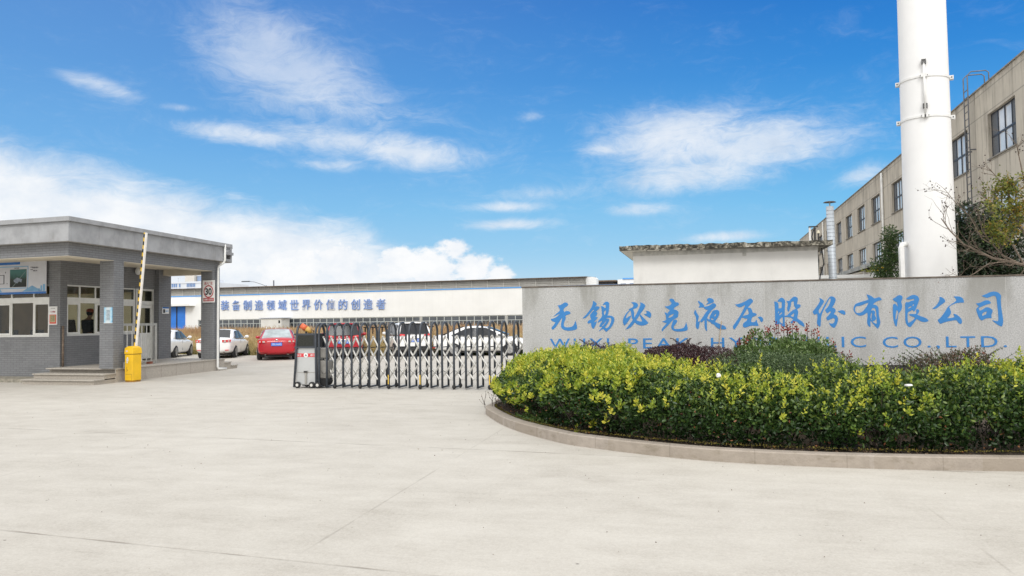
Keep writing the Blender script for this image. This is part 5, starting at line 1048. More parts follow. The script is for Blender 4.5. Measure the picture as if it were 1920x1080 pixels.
# ------------------------------------------------------------------ vegetation
def unit(a): return a/np.maximum(np.linalg.norm(a,axis=-1,keepdims=True),1e-9)
def np_mesh(name,V,Fv,tint,m,parent=None,loc=None,smooth=False):
    o=np.array(ORG.get(parent.name,(0,0,0)) if parent else (loc or (0,0,0)))
    me=bpy.data.meshes.new(name); n=len(V); k=Fv.shape[1]; nf=len(Fv)
    me.vertices.add(n); me.vertices.foreach_set('co',(V-o).astype(np.float32).ravel())
    me.loops.add(nf*k); me.loops.foreach_set('vertex_index',Fv.astype(np.int32).ravel())
    me.polygons.add(nf); me.polygons.foreach_set('loop_start',np.arange(0,nf*k,k,dtype=np.int32))
    me.update(calc_edges=True); 
    if tint is not None:
        a=me.attributes.new('tint','FLOAT','POINT'); a.data.foreach_set('value',tint.astype(np.float32))
    return finish(name,me,m,parent,loc,smooth)
def leaves(P,D,size,wr,tint,rng,fold=.18):
    "each leaf: six points folded along the midrib"
    N=len(P); D=unit(D); r=unit(rng.normal(size=(N,3))); s=unit(np.cross(D,r)); u=np.cross(s,D); sz=np.asarray(size).reshape(-1,1)*np.ones((N,1))
    w=sz*wr
    V=np.stack([P,P+D*sz*.35+s*w*.46+u*w*fold,P+D*sz*.72+s*w*.38+u*w*fold,P+D*sz-u*sz*.06,P+D*sz*.72-s*w*.38+u*w*fold,P+D*sz*.35-s*w*.46+u*w*fold],1).reshape(-1,3)
    b=np.arange(N)[:,None]*6
    F=np.concatenate([b+np.array([[0,1,2,3]]),b+np.array([[0,3,4,5]])],0)
    return V,F,np.repeat(tint,6)
def cat_leaves(L):
    V=[];F=[];T=[];o=0
    for v,f,t in L: V.append(v);F.append(f+o);T.append(t);o+=len(v)
    return np.concatenate(V),np.concatenate(F),np.concatenate(T)
class Twigs:
    "thin tapering branches gathered into one mesh"
    def __init__(s,sides=5): s.mb=MB(); s.n=sides; s.tips=[]
    def limb(s,pts,r0,r1): 
        k=len(pts); s.mb.tube(pts,[r0+(r1-r0)*i/(k-1) for i in range(k)],s.n,cap=False)
    def grow(s,p,d,ln,r,depth,rng,spread=.7,up=.15,kids=(2,4)):
        p=np.array(p,float); d=unit(np.array(d,float)); pts=[p]; k=4
        for i in range(k):
            d=unit(d+rng.normal(size=3)*.16+np.array([0,0,up*.4])); p=p+d*ln/k; pts.append(p)
        s.limb([tuple(q) for q in pts],r,r*.55); s.tips.append((pts[-1],d))
        if depth>0:
            for j in range(rng.integers(*kids)+0):
                i=rng.integers(1,k+1); dd=unit(d+rng.normal(size=3)*spread+np.array([0,0,up]))
                s.grow(pts[i],dd,ln*rng.uniform(.5,.8),r*.55,depth-1,rng,spread,up,kids)
BARK=mat('grey_brown_bark',(.13,.105,.085),.9,var=.3,scale=30); TWG=mat('dark_twig',(.055,.042,.036),.9,var=.3,scale=20)
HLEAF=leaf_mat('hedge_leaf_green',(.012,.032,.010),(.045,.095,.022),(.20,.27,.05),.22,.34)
HYOU=leaf_mat('young_leaf_lime',(.13,.23,.03),(.38,.45,.045),(.70,.64,.085),.32,.42)

HPOLY=np.array([(-4.0,15.6),(-3.95,14.75),(-3.5,13.45),(-2.8,12.1),(-2.1,11.12),(-1.38,10.52),(-.1,9.96),(1,9.80),(2.1,9.78),(3.3,9.9),(5.3,10.12),(9.5,10.7),(9.5,12.9),(5.5,12.3),(4.0,12.0),(1.5,11.9),(-.2,12.7),(-.95,14.0),(-1.3,16.5),(-3.9,16.7)])
def sdist(X,Y,poly):
    d=np.full(X.shape,1e9); ins=np.zeros(X.shape,bool); n=len(poly)
    for i in range(n):
        a=poly[i];b=poly[(i+1)%n]; e=b-a
        t=np.clip(((X-a[0])*e[0]+(Y-a[1])*e[1])/(e@e),0,1)
        d=np.minimum(d,np.hypot(X-a[0]-t*e[0],Y-a[1]-t*e[1]))
        c=((a[1]>Y)!=(b[1]>Y)); xi=a[0]+(Y-a[1])*(e[0])/(e[1] if abs(e[1])>1e-9 else 1e-9)
        ins^=(c&(X<xi))
    return np.where(ins,d,-d)
def lump(X,Y,s,seed):
    r=np.random.default_rng(seed); v=np.zeros(X.shape)
    for i in range(7):
        k=r.normal(size=2)*s; v+=np.sin(X*k[0]+Y*k[1]+r.uniform(0,6.28))
    return v/7
def hheight(X,Y,d):
    base=np.interp(X,[-4,-3,-1.5,-.3,.6,1.6,2.6,3.4,5,8],[.84,.97,1.0,.94,.88,.85,.92,1.02,1.05,1.08])
    edge=1-.34*(1-np.clip(d/.75,0,1))**2
    return (base+.21*lump(X,Y,3.2,5)+.09*lump(X,Y,9,8))*edge
hedge=thing('hedge','long clipped hedge of dark leaves with lime yellow young shoots along the kerb','hedge',(2,11,0.1))
rg=np.random.default_rng(21)
def hedge_pts(n,near=False):
    X=rg.uniform(-4.5,7.6,n*5); Y=rg.uniform(9.5,16.9,n*5); d=sdist(X,Y,HPOLY)
    ok=(d>-.17)
    if near: ok&=(d<.45)&(Y<13.5)|((X<-2.6)&(d<.45))
    X,Y,d=X[ok][:n],Y[ok][:n],d[ok][:n]; return X,Y,d
L=[]
# top shell
X,Y,d=hedge_pts(60000); h=hheight(X,Y,np.maximum(d,0)); z=h-rg.exponential(.085,len(X)); ok=(d>0)&(z>.2); X,Y,z=X[ok],Y[ok],z[ok]
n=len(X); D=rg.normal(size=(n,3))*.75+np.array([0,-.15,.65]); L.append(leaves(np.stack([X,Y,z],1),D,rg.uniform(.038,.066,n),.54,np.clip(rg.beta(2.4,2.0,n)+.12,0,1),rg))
# front and left faces, several leaves deep
X,Y,d=hedge_pts(125000,True); h=hheight(X,Y,np.maximum(d,0)); f=rg.random(len(X))
z=.13+f*(h-.13); bulge=np.interp(f,[0,.16,.5,.85,1],[-.16,-.02,.13,.09,-.05])+.10*lump(X*1.3,z*3,4,3)
ok=(d>-bulge)&(rg.random(len(X))<np.interp(f,[0,.1,.3,1],[.40,.70,.97,1])); ok&=rg.random(len(X))<np.where((X<-2.3)&(Y>11.8),np.interp(f,[0,.22,.42],[.04,.22,1]),1); ok&=lump(X*1.0,z*2.2,5.5,13)+lump(X,z,13,17)*.6>-.34
X,Y,z,f=X[ok],Y[ok],z[ok],f[ok]; n=len(X)
out=np.stack([np.where(X<-1.2,-.62,-.05),np.full(n,-.75),np.zeros(n)],1)
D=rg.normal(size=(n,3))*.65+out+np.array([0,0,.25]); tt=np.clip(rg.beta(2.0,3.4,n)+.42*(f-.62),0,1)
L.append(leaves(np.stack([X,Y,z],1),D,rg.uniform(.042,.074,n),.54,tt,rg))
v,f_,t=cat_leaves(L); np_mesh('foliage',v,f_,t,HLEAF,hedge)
# russet leaves here and there
X,Y,d=hedge_pts(1400,True); h=hheight(X,Y,np.maximum(d,0)); z=.15+rg.random(len(X))*(h-.15); n=len(X)
v,f_,t=leaves(np.stack([X,Y,z],1),rg.normal(size=(n,3))+np.array([0,-.6,0]),rg.uniform(.03,.045,n),.5,rg.random(n),rg)
np_mesh('russet_leaves',v,f_,t,leaf_mat('russet_leaf',(.12,.035,.015),(.22,.08,.03),(.30,.15,.06),.2),hedge)
# young shoots
def shoots(X,Y,Z,rng,lean,hh=(.05,.19),sz=(.038,.064),nl=(6,11)):
    P=[];D=[];S_=[];T=[]
    for x,y,z in zip(X,Y,Z):
        ax=unit(np.array([lean[0]+rng.normal()*.28,lean[1]+rng.normal()*.28,1.0])); ln=rng.uniform(*hh); k=rng.integers(*nl); base=np.array([x,y,z-.02]); t0=rng.beta(1.7,1.9); ph=rng.uniform(0,6.28)
        for j in range(k):
            q=(j+.6)/k; a=ph+j*2.4; rad=unit(np.cross(ax,[math.cos(a),math.sin(a),.1])); op=1.05-.62*q
            P.append(base+ax*ln*q); D.append(ax*(1-op*.55)+rad*op); S_.append(rng.uniform(*sz)*(1.1-.35*q)*(1.18 if x<-.6 else 1.0)); T.append(np.clip(t0+rng.normal()*.14+.1*q,0,1))
    return leaves(np.array(P),np.array(D),np.array(S_),.58,np.array(T),rng)
L=[]
X=rg.uniform(-4.3,7.6,30000); Y=rg.uniform(9.6,16.8,30000); d=sdist(X,Y,HPOLY)
pl=np.interp(X,[-4,-1.2,-.2,.5,1.6,2.6,3.2,5,8],[.60,.56,.42,.20,.15,.22,.36,.36,.36])*np.clip(.65+2.4*lump(X,Y,4.5,31),.04,1.7)
ok=(d>.02)&(rg.random(len(X))<pl*.80)
X,Y,d=X[ok],Y[ok],d[ok]; Z=hheight(X,Y,d)
L.append(shoots(X,Y,Z,rg,(0,-.12)))
X,Y,d=hedge_pts(7000,True); f=rg.random(len(X))**.55; h=hheight(X,Y,np.maximum(d,0))
pl=np.interp(X,[-4,-1.6,-.8,0,1,2.4,3.3,8],[.62,.50,.28,.16,.11,.07,.11,.11])*np.interp(f,[0,.3,.6,1],[.04,.09,.30,1.0])*np.clip(.35+3.0*lump(X*1.0+Y*.3,h*f*2.2,5.0,37),.03,2.2)
ok=(np.abs(d+np.interp(f,[0,.16,.5,.85,1],[-.14,0,.12,.08,-.05]))<.06)&(rg.random(len(X))<pl*3.0)
X,Y,Z=X[ok],Y[ok],(.13+f*(h-.13))[ok]; L.append(shoots(X,Y,Z,rg,(-.12,-.5),hh=(.06,.13)))
X=rg.uniform(-4.1,7.4,1500); Y=rg.uniform(9.8,16.6,1500); d=sdist(X,Y,HPOLY); ok=(d>.05)&(rg.random(1500)<np.interp(X,[-4,-.5,.5,2.4,3.2,8],[.4,.35,.22,.2,.4,.4])); X,Y,d=X[ok],Y[ok],d[ok]
L.append(shoots(X,Y,hheight(X,Y,d),rg,(0,-.05),hh=(.14,.32),sz=(.036,.058),nl=(9,15)))
v,f_,t=cat_leaves(L); np_mesh('young_shoots',v,f_,t,HYOU,hedge)
tw=Twigs(5)
for i in range(110):
    for _ in range(30):
        x=rg.uniform(-3.6,7.3); y=rg.uniform(9.9,16)
        q=sdist(np.array([x]),np.array([y]),HPOLY)[0]
        if .12<q<(.55 if i<110 else 1.5): break
    for j in range(rg.integers(2,4)): tw.grow((x+rg.normal()*.03,y+rg.normal()*.03,.08),(rg.normal()*.35,-.15+rg.normal()*.35,1),rg.uniform(.3,.45),rg.uniform(.006,.012),2,rg,.6,.2,(1,3))
tw.mb.build('stems',mat('dark_hedge_stem',(.055,.042,.034),.9,var=.3,scale=30),hedge,uv=False)

def dome(n,c,r,rng,zmin=.12,shell=.22,lumps=.12,seed=1):
    d=unit(rng.normal(size=(n,3))); d[:,2]=np.abs(d[:,2])*np.where(rng.random(n)<.85,1,-.4)
    k=1+lumps*(lump(d[:,0]*3+c[0],d[:,1]*3+d[:,2]*3,2.2,seed)*2.2)
    q=1-rng.exponential(shell*.5,n).clip(0,.9)
    P=np.array(c)+d*np.array(r)*(k*q)[:,None]; ok=P[:,2]>zmin; return P[ok],d[ok]
def bush(name,label,c,r,n,size,wr,m,tw_n,seed,tint=(2,2.5),up=.25,extra=None,cat='bush',lumps=.12,shell=.22):
    rng=np.random.default_rng(seed); b=thing(name,label,cat,(c[0],c[1],.1))
    P,d=dome(n,c,r,rng,seed=seed,lumps=lumps,shell=shell); k=len(P)
    v,f,t=leaves(P,d*.7+rng.normal(size=(k,3))*.6+np.array([0,0,up]),rng.uniform(size*.75,size*1.25,k),wr,rng.beta(*tint,k),rng); np_mesh('foliage',v,f,t,m,b)
    w=Twigs(5)
    for i in range(tw_n):
        a=rng.uniform(0,6.28); w.grow((c[0]+.12*math.cos(a),c[1]+.12*math.sin(a),.08),(math.cos(a)*r[0]*.6,math.sin(a)*r[1]*.6,c[2]+r[2]*.6),min(r[2]+c[2],1.1)*.5,.014,2,rng,.5,.1,(1,3))
    w.mb.build('stems',BARK,b,uv=False); 
    if extra: extra(b,rng)
    return b
PHL=leaf_mat('photinia_leaf',(.05,.09,.022),(.13,.21,.06),(.33,.40,.17),.18,.35)
PHR=leaf_mat('photinia_red_leaf',(.10,.018,.012),(.30,.022,.018),(.42,.07,.04),.3,.4)
def red_tops(b,rng):
    L=[];w=Twigs(4)
    for i in range(62):
        a=rng.uniform(-.4,3.54); q=rng.random()**.8; x=1.40+1.15*q*math.cos(a); y=15.5+.8*q*math.sin(a); z=.50+.92*math.sqrt(max(0,1-q*q))+rng.uniform(-.05,.06)
        L.append(shoots([x],[y],[z],rng,(0,0),hh=(.08,.24),sz=(.045,.07),nl=(5,9))); w.limb([(x,y,z-.1),(x,y,z+.12)],.005,.003)
    v,f,t=cat_leaves(L); np_mesh('red_young_leaves',v,f,t,PHR,b); w.mb.build('shoot_stems',TWG,b,uv=False)
bush('photinia_bush','rounded green bush with red new leaf tips in front of the middle characters',(1.40,15.6,.42),(1.28,.9,.88),19000,.070,.40,PHL,14,41,extra=red_tops,lumps=.20,shell=.36)
SMG=leaf_mat('small_grey_green_leaf',(.03,.055,.022),(.085,.14,.052),(.25,.32,.15),.15,.35)
bush('boxleaf_bush','low grey green small leaved bush between the hedge and the red tipped bush',(1.35,14.0,.40),(1.5,.9,.74),30000,.028,.55,SMG,14,43,lumps=.2,shell=.3)
PUR=leaf_mat('purple_brown_leaf',(.024,.012,.014),(.075,.036,.040),(.20,.11,.105),.2,.4)
def sprays(b,rng,c,r,n=26,m=PUR,ln=.25):
    w=Twigs(4);P=[];D=[]
    for i in range(n):
        a=rng.uniform(0,6.28);q=rng.random()**.5; p=np.array([c[0]+r[0]*q*math.cos(a),c[1]+r[1]*q*math.sin(a),c[2]+r[2]*math.sqrt(max(0,1-q*q))]); d=unit(np.array([math.cos(a)*.7,math.sin(a)*.5,.55]))
        e=p+d*ln*rng.uniform(.5,1.2)+np.array([0,0,-.02]); w.limb([tuple(p-d*.1),tuple((p+e)/2+[0,0,.02]),tuple(e)],.006,.002)
        for j in range(22): u=rng.random(); P.append(p+(e-p)*u); D.append(rng.normal(size=3)+d)
    k=len(P); v,f,t=leaves(np.array(P),np.array(D),rng.uniform(.026,.044,k),.5,rng.random(k),rng); np_mesh('spray_leaves',v,f,t,m,b); w.mb.build('spray_stems',TWG,b,uv=False)
bush('loropetalum_bush','broad purple leaved bush against the sign wall below the word PEAK',(-.46,14.9,.52),(.98,.75,.70),24000,.034,.5,PUR,12,45,extra=lambda b,r:sprays(b,r,(-.46,14.9,.52),(.95,.7,.70),14,PUR,.18))
bush('loropetalum_bush','small purple leaved bush behind the yellow left part of the hedge',(-2.35,16.6,.50),(.72,.5,.70),7000,.032,.5,PUR,8,46,extra=lambda b,r:sprays(b,r,(-2.35,16.6,.5),(.7,.5,.72),8,PUR,.15))
RDB=leaf_mat('red_brown_leaf',(.06,.075,.04),(.13,.10,.065),(.27,.09,.06),.25,.45)
bush('russet_bush','loose red brown shrub with thin green sprays in front of the letters LTD',(4.25,15.5,.44),(.98,.65,.62),8000,.05,.42,RDB,16,47,extra=lambda b,r:(sprays(b,r,(4.25,15.5,.4),(.9,.6,.5),46,SMG,.42),sprays(b,r,(3.2,15.3,.3),(.5,.5,.35),18,SMG,.4)),shell=.6,lumps=.2)
# litter and small growth in the bed
lt=np.random.default_rng(5)
X=lt.uniform(-4,3,9000);Y=lt.uniform(9.6,16.5,9000); dd=sdist(X,Y,np.array(bed)); ok=(dd>.02)&((sdist(X,Y,HPOLY)<.9)); X,Y=X[ok],Y[ok]; n=len(X)
v,f,t=leaves(np.stack([X,Y,np.full(n,.108)+lt.random(n)*.02],1),np.stack([lt.normal(size=n),lt.normal(size=n),lt.normal(size=n)*.25],1),lt.uniform(.02,.045,n),.5,lt.random(n),lt)
tag(np_mesh('leaf_litter',v,f,t,leaf_mat('dead_leaf',(.05,.028,.016),(.13,.075,.045),(.26,.18,.11),.1,.8),None,(-2,12,.1)),'dry brown leaf litter under the hedge','leaf litter',kind='stuff')
X=lt.normal(-2.75,.42,2600);Y=lt.normal(12.05,.30,2600)
ok=(sdist(X,Y,np.array(bed))>.03)&(np.abs((X+2.75)*.83+(Y-12.05)*.55)<.75)&(np.abs(-(X+2.75)*.55+(Y-12.05)*.83)<.9); ok&=lump(X,Y,6,2)>.05; X,Y=X[ok],Y[ok]; n=len(X)
v,f,t=leaves(np.stack([X,Y,.11+lt.random(n)*.07],1),lt.normal(size=(n,3))+np.array([0,-.2,.5]),lt.uniform(.03,.065,n),.42,lt.random(n),lt)
tag(np_mesh('weeds',v,f,t,leaf_mat('weed_leaf',(.04,.085,.02),(.085,.16,.035),(.17,.24,.06),.25),None,(-2.7,12,.1)),'patch of low green weeds by the kerb corner','weeds',kind='stuff')
X=np.concatenate([np.interp(lt.random(2600),np.linspace(0,1,len(ki)),[p[0] for p in ki]) ]); Y=np.interp(X,[p[0] for p in ki],[p[1] for p in ki])+np.abs(lt.normal(size=2600))*.05+.01; n=len(X)
v,f,t=leaves(np.stack([X,Y,np.full(n,.175)],1)-np.array([0,0,.045])*np.clip((-X-1)/3,0,1)[:,None],lt.normal(size=(n,3))*.6+np.array([0,0,.4]),lt.uniform(.012,.024,n),.6,lt.random(n),lt)
tag(np_mesh('moss',v,f,t,leaf_mat('moss_leaf',(.06,.055,.012),(.14,.115,.02),(.24,.19,.03),.2,.9),None,(0,9.7,.17)),'mossy growth along the inner edge of the kerb','moss',kind='stuff')
wd=thing('weed_stalks','thin dry weed stalks standing at the pointed end of the planting bed','weed',(-3.8,14.0,.1)); w=Twigs(4); P=[]
for i in range(14):
    x=-3.85+lt.normal()*.14+.1*(i%3); y=14.2+lt.normal()*.25; w.grow((x,y,.1),(lt.normal()*.2,lt.normal()*.2,1),lt.uniform(.12,.26),.005,1,lt,.5,.2,(1,3))
w.mb.build('stalks',TWG,wd,uv=False)
k=len(w.tips); v,f,t=leaves(np.array([q[0] for q in w.tips]),np.array([q[1] for q in w.tips]),np.full(k,.03),.5,lt.random(k),lt); np_mesh('leaves',v,f,t,RDB,wd)
LIT=mat('crumpled_white_plastic',(.72,.72,.72),.4,var=.1,scale=20)
for (x,y,z,s,lab) in ((.11,9.98,.985,.027,'crumpled white ball of litter on the hedge top below the purple bush'),(2.19,9.72,.90,.026,'flat white scrap of litter caught in the hedge face, right of the middle')):
    m=MB().sphere((x,y,z),s,10,7,(1,1,1) if x<1 else (1.7,1,.45)); rr_=random.Random(4); m.v=[(a+rr_.uniform(-.006,.006),b+rr_.uniform(-.006,.006),c+rr_.uniform(-.006,.006)) for a,b,c in m.v]
    tag(m.build('litter',LIT,None,loc=(x,y,z)),lab,'litter')
m=MB().hexa([(1.25,10.0,.1),(1.75,10.02,.1),(1.72,10.3,.1),(1.28,10.3,.1),(1.30,10.06,.30),(1.62,10.08,.27),(1.6,10.25,.29),(1.33,10.25,.32)])
tag(m.build('stone',mat('dark_stone',(.05,.05,.05),.9,var=.3,scale=12,bump=.6),None,loc=(1.5,10.15,.1),bevel=.03),'dark flat stone under the front of the hedge','stone')
bs_=thing('bamboo_stake','thin bare stake leaning on the sign wall left of the red tipped bush','stake',(.20,17.3,.1)); MB().tube([(.22,17.38,.1),(.205,17.44,1.0),(.285,17.45,1.62)],.008,5).build('cane',mat('pale_cane',(.42,.31,.18),.8,var=.2),bs_)

gg=np.random.default_rng(8); X=gg.uniform(-14,5,900); Y=gg.uniform(3.2,20,900); ok=sdist(X,Y,np.array(bed))<-.35; X,Y=X[ok],Y[ok]; n=len(X)
v,f,t=leaves(np.stack([X,Y,np.full(n,.006)],1),np.stack([gg.normal(size=n),gg.normal(size=n),np.abs(gg.normal(size=n))*.25],1),gg.uniform(.006,.017,n)*np.where(gg.random(n)<.05,1.8,1),.55,gg.random(n),gg)
tag(np_mesh('grit',v,f,t,leaf_mat('grit_and_leaf_scraps',(.03,.025,.02),(.14,.10,.065),(.32,.28,.22),.1,.9),None,(-4,9,0)),'small scraps of leaf and grit scattered on the forecourt','grit',kind='stuff')

# ------------------------------------------------------------------ dry grass field
gr=np.random.default_rng(77)
def front(X): return np.interp(X,[-110,-30,-24,-17.5,12],[43,39.2,37.6,36.75,36.9])
cars=[(-24.55,36.0,21),(-28.05,36.0,21),(-20.45,34.35,30),(-17.4,35.3,26),(-14.9,37.3,33),(-10.75,37.0,-80)]
def blades(n,ymin,ymax,x0,x1,wd,hmul):
    X=gr.uniform(x0,x1,n); q=gr.random(n)**1.5; Y=front(X)+ymin+(ymax-ymin)*q
    ok=np.ones(n,bool)
    for cx_,cy_,a in cars:
        c,s=math.cos(R(a)),math.sin(R(a)); lx=(X-cx_)*c+(Y-cy_)*s; ly=-(X-cx_)*s+(Y-cy_)*c; ok&=~((np.abs(lx)<1.05)&(np.abs(ly)<2.5))
    ok&=~((X>-18.5)&(X<-14.4)&(Y>39.3)&(Y<40.7))
    X,Y=X[ok],Y[ok]; n=len(X); dist=Y-front(X)
    cl=lump(X*.35,Y*.5,2.0,3); h=(.80+.30*cl+.16*gr.normal(size=n))*np.interp(dist,[0,.25,1.2,4],[.35,.6,1.0,1.22])*hmul; h=np.clip(h,.12,1.7)
    a=gr.uniform(0,6.28,n); lean=gr.normal(size=(n,2))*.22; w=np.stack([np.cos(a)*wd,np.sin(a)*wd,0*a],1)*gr.uniform(.6,1.4,n)[:,None]
    B=np.stack([X,Y,0*X],1); M_=B+np.stack([lean[:,0]*h*.4,lean[:,1]*h*.4,h*.6],1); T=B+np.stack([lean[:,0]*h*1.2,lean[:,1]*h*1.2,h],1)
    V=np.stack([B-w,B+w,M_+w*.8,M_-w*.8,T+w*.25,T-w*.25],1).reshape(-1,3); b=np.arange(n)[:,None]*6
    F=np.concatenate([b+np.array([[0,1,2,3]]),b+np.array([[3,2,4,5]])],0)
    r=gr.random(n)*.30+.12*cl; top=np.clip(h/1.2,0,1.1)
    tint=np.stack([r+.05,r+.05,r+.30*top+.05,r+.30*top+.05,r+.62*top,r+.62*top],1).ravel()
    return V,F,np.clip(tint,0,1)
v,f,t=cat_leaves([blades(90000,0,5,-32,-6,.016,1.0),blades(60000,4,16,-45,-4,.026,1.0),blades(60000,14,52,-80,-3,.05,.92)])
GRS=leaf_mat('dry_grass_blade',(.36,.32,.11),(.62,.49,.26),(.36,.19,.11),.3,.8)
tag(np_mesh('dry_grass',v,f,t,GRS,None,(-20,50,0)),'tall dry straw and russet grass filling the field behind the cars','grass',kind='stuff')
X=gr.uniform(-31,-7,5000); Y=front(X)+np.abs(gr.normal(size=5000))*.35; n=len(X)
v,f,t=leaves(np.stack([X,Y,gr.random(n)*.22],1),gr.normal(size=(n,3))+np.array([0,0,.6]),gr.uniform(.08,.16,n),.35,gr.random(n),gr)
tag(np_mesh('verge_weeds',v,f,t,leaf_mat('weed_leaf',(.04,.085,.02),(.085,.16,.035),(.17,.24,.06),.25),None,(-18,37,0)),'low green weeds at the foot of the dry grass','weeds',kind='stuff')

# ------------------------------------------------------------------ trees on the right
def crown(P_list,size,wr,m,par,rng,tint=(2,2.4),name='crown'):
    P=[];D=[]
    for c,r,n in P_list:
        d=unit(rng.normal(size=(n,3))); q=rng.random(n)**.45; P.append(np.array(c)+d*np.array(r)*q[:,None]*(1+.25*lump(d[:,0]*4+c[0]*3,d[:,2]*4+d[:,1]*4,2,9)[:,None])); D.append(d)
    P=np.concatenate(P);D=np.concatenate(D);k=len(P)
    v,f,t=leaves(P,D*.5+rng.normal(size=(k,3))*.6+np.array([0,0,-.15]),rng.uniform(size*.7,size*1.3,k),wr,rng.beta(*tint,k),rng); return np_mesh(name,v,f,t,m,par)
EVG=leaf_mat('dark_evergreen_leaf',(.010,.020,.009),(.022,.042,.016),(.055,.085,.03),.15,.35)
rt=np.random.default_rng(91)
et=thing('evergreen_tree','dense dark evergreen tree right of the chimney behind the sign wall','tree',(8.1,26.3,0))
cl=[((8.0+rt.normal()*.62,26.2+rt.normal()*.5,2.1+rt.random()*2.3),(.62,.6,.55),560) for i in range(30)]+[((7.7,26.2,4.6),(.75,.6,.55),900),((8.6,26.3,4.5),(.6,.6,.5),600),((9.0,26.2,2.6),(.7,.5,.5),500)]
crown(cl,.12,.42,EVG,et,rt)
w=Twigs(6); w.limb([(8.1,26.4,0),(8.05,26.35,1.6),(8.15,26.3,3.2),(8.0,26.2,4.6)],.13,.03)
for i in range(14): w.grow((8.1,26.35,rt.uniform(1,3.6)),(rt.normal(),rt.normal()*.8,.6),rt.uniform(.7,1.2),.04,1,rt)
w.mb.build('trunk',BARK,et,uv=False)
wy=thing('white_shed','low white shed behind the evergreen tree at the right edge','shed',(9.9,33,0)); MB().box(9.35,10.4,27.5,38.6,0,3.9).build('wall',RENW,wy); MB().box(9.2,10.44,27.4,38.7,3.9,4.0).build('roof',WHT,wy)
MGR=leaf_mat('mid_green_leaf',(.03,.06,.015),(.06,.115,.028),(.14,.19,.05),.2,.4)
es=thing('evergreen_shrub','slim bushy green shrub just left of the chimney','shrub',(5.3,25.2,0))
crown([((5.27,25.0,4.0),(.26,.25,.36),520),((5.20,25.0,3.62),(.24,.25,.30),380),((5.30,25,3.35),(.30,.3,.3),380),((5.02,25.0,3.12),(.36,.3,.34),620),((5.2,25.0,2.86),(.45,.3,.3),620),((5.5,25.1,3.6),(.3,.3,.6),500)],.085,.36,MGR,es,rt)
w=Twigs(6); w.limb([(5.3,25.2,0),(5.28,25.15,2.0),(5.25,25.0,3.2),(5.3,25,4.0)],.05,.015); w.grow((5.28,25.1,2.3),(-.4,0,1),.8,.02,1,rt); w.mb.build('trunk',BARK,es,uv=False)
fpn=thing('flower_pot','shallow white trough of yellow flowers on the white yard wall ledge','flower pot',(5.25,26.05,2.96))
MB().hexa([(4.98,25.95,2.96),(5.5,25.95,2.96),(5.5,26.15,2.96),(4.98,26.15,2.96),(4.95,25.92,3.02),(5.53,25.92,3.02),(5.53,26.18,3.02),(4.95,26.18,3.02)]).build('trough',WHT,fpn)
P=np.stack([rt.normal(5.24,.13,240),rt.normal(26.02,.06,240),3.03+np.abs(rt.normal(size=240))*.05],1); v,f,t=leaves(P,rt.normal(size=(240,3))+np.array([0,-.3,.8]),rt.uniform(.04,.08,240),.6,rt.random(240),rt); np_mesh('flowers',v,f,t,leaf_mat('yellow_petal',(.55,.36,.01),(.72,.50,.015),(.75,.6,.05),.3),fpn)
P=np.stack([rt.normal(5.1,.2,60),rt.normal(26.0,.06,60),3.02+np.abs(rt.normal(size=60))*.07],1); v,f,t=leaves(P,rt.normal(size=(60,3))+np.array([-.5,0,.5]),rt.uniform(.08,.16,60),.2,rt.random(60),rt); np_mesh('foliage',v,f,t,leaf_mat('yellow_green_blade',(.14,.18,.03),(.30,.32,.05),(.5,.45,.08),.3),fpn)
at=thing('autumn_tree','half bare autumn tree with yellowing leaves reaching across the chimney','tree',(7.75,20.3,0))
w=Twigs(6); rt=np.random.default_rng(14)
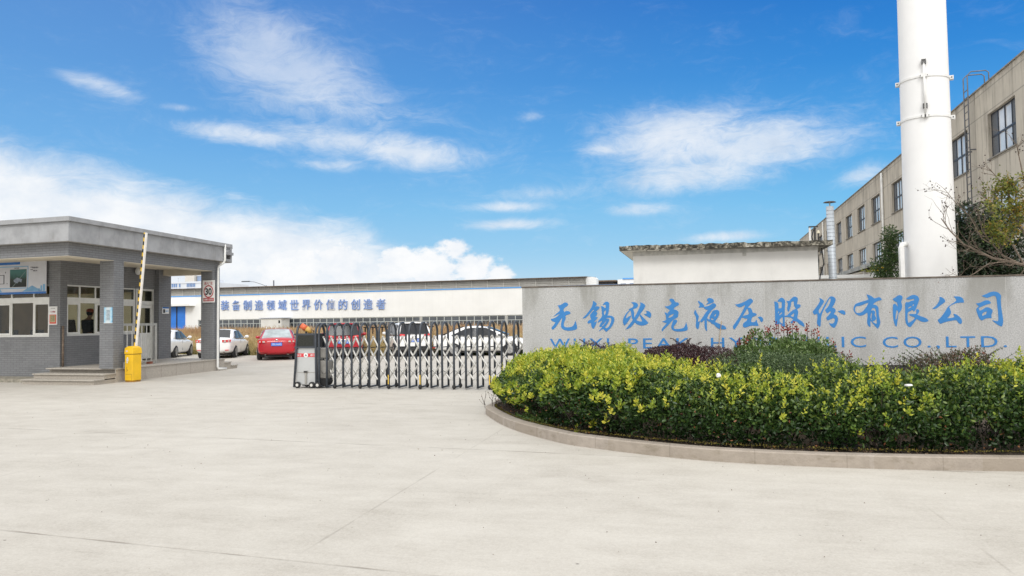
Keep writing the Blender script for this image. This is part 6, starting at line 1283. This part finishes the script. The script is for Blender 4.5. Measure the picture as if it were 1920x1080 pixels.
limbs=[[(7.75,20.3,0),(7.72,20.3,1.2),(7.6,20.3,2.1),(7.45,20.3,2.5)],
 [(7.6,20.3,2.3),(7.15,20.25,2.78),(6.8,20.2,2.88),(6.4,20.1,2.97),(6.05,20.0,3.15),(5.75,19.9,3.30),(5.48,19.9,3.62),(5.30,19.9,3.92)],
 [(7.0,20.22,2.83),(6.66,20.2,3.02),(6.45,20.2,3.28),(6.22,20.15,3.62),(6.18,20.1,3.75)],[(6.45,20.2,3.28),(6.22,20.2,3.45),(5.95,20.1,3.98),(5.68,20.05,4.25),(5.42,20,4.62)],
 [(7.45,20.3,2.5),(7.3,20.35,3.2),(7.0,20.4,3.9),(6.85,20.4,4.6),(6.5,20.4,5.1)],[(7.45,20.3,2.5),(7.4,20.3,3.6),(7.2,20.3,4.6),(7.05,20.3,5.6)],[(7.6,20.3,2.2),(7.8,20.3,3.3),(7.7,20.3,4.6),(7.5,20.3,5.8)],
 [(7.2,20.3,2.6),(6.9,20.35,3.3),(6.65,20.4,3.7),(6.45,20.35,4.3),(6.3,20.3,4.55)],[(6.9,20.2,2.9),(6.3,20.05,2.85),(5.95,19.9,2.62),(5.7,19.85,2.5),(5.5,19.85,2.62)]]
rad=[(.10,.06),(.045,.009),(.022,.008),(.016,.005),(.035,.008),(.04,.008),(.045,.01),(.024,.007),(.016,.004)]
w.tips=[]
for l,(a,b) in zip(limbs,rad):
    w.limb(l,a,b)
    if l is limbs[0]: continue
    for i in range(2,len(l)):
        p=np.array(l[i]); q=np.array(l[i-1])
        for j in range(4):
            u=rt.random(); s_=q+(p-q)*u; w.grow(s_,unit(p-q)+rt.normal(size=3)*np.array([.55,.4,.55]),rt.uniform(.22,.5),b*.55+.0025,2,rt,.55,.12,(1,4))
w.mb.build('trunk',mat('pale_brown_bark',(.16,.125,.095),.9,var=.3,scale=30),at,uv=False)
tp=np.array([q[0] for q in w.tips]); td=np.array([q[1] for q in w.tips])
pod=(rt.random(len(tp))<.30); m=MB()
for p in tp[pod]: m.sphere(tuple(p),.016,5,4)
m.build('seed_pods',mat('dark_seed_pod',(.035,.02,.018),.8),at,uv=False)
lp_=(tp[:,0]>6.38)&(tp[:,2]>3.35)&(tp[:,2]<4.85); base_=np.repeat(tp[lp_],15,0); n=len(base_)
P=base_+rt.normal(size=(n,3))*.09; tt=np.clip(.5+.22*(P[:,0]-6.9)+rt.normal(size=n)*.25,0,1)
v,f,t=leaves(P,rt.normal(size=(n,3))+np.array([0,-.2,-.3]),rt.uniform(.05,.085,n),.6,tt,rt); np_mesh('crown',v,f,t,leaf_mat('autumn_leaf',(.07,.12,.02),(.22,.23,.035),(.38,.21,.035),.35),at)
MB().add([(5.44,19.85,2.50),(5.52,19.84,2.52),(5.50,19.85,2.46)],[(0,1,2)]).sphere((5.46,19.85,2.49),.03,6,4,(1.4,.4,.5)).build('red_leaf',mat('single_red_leaf',(.45,.03,.02),.6),at)
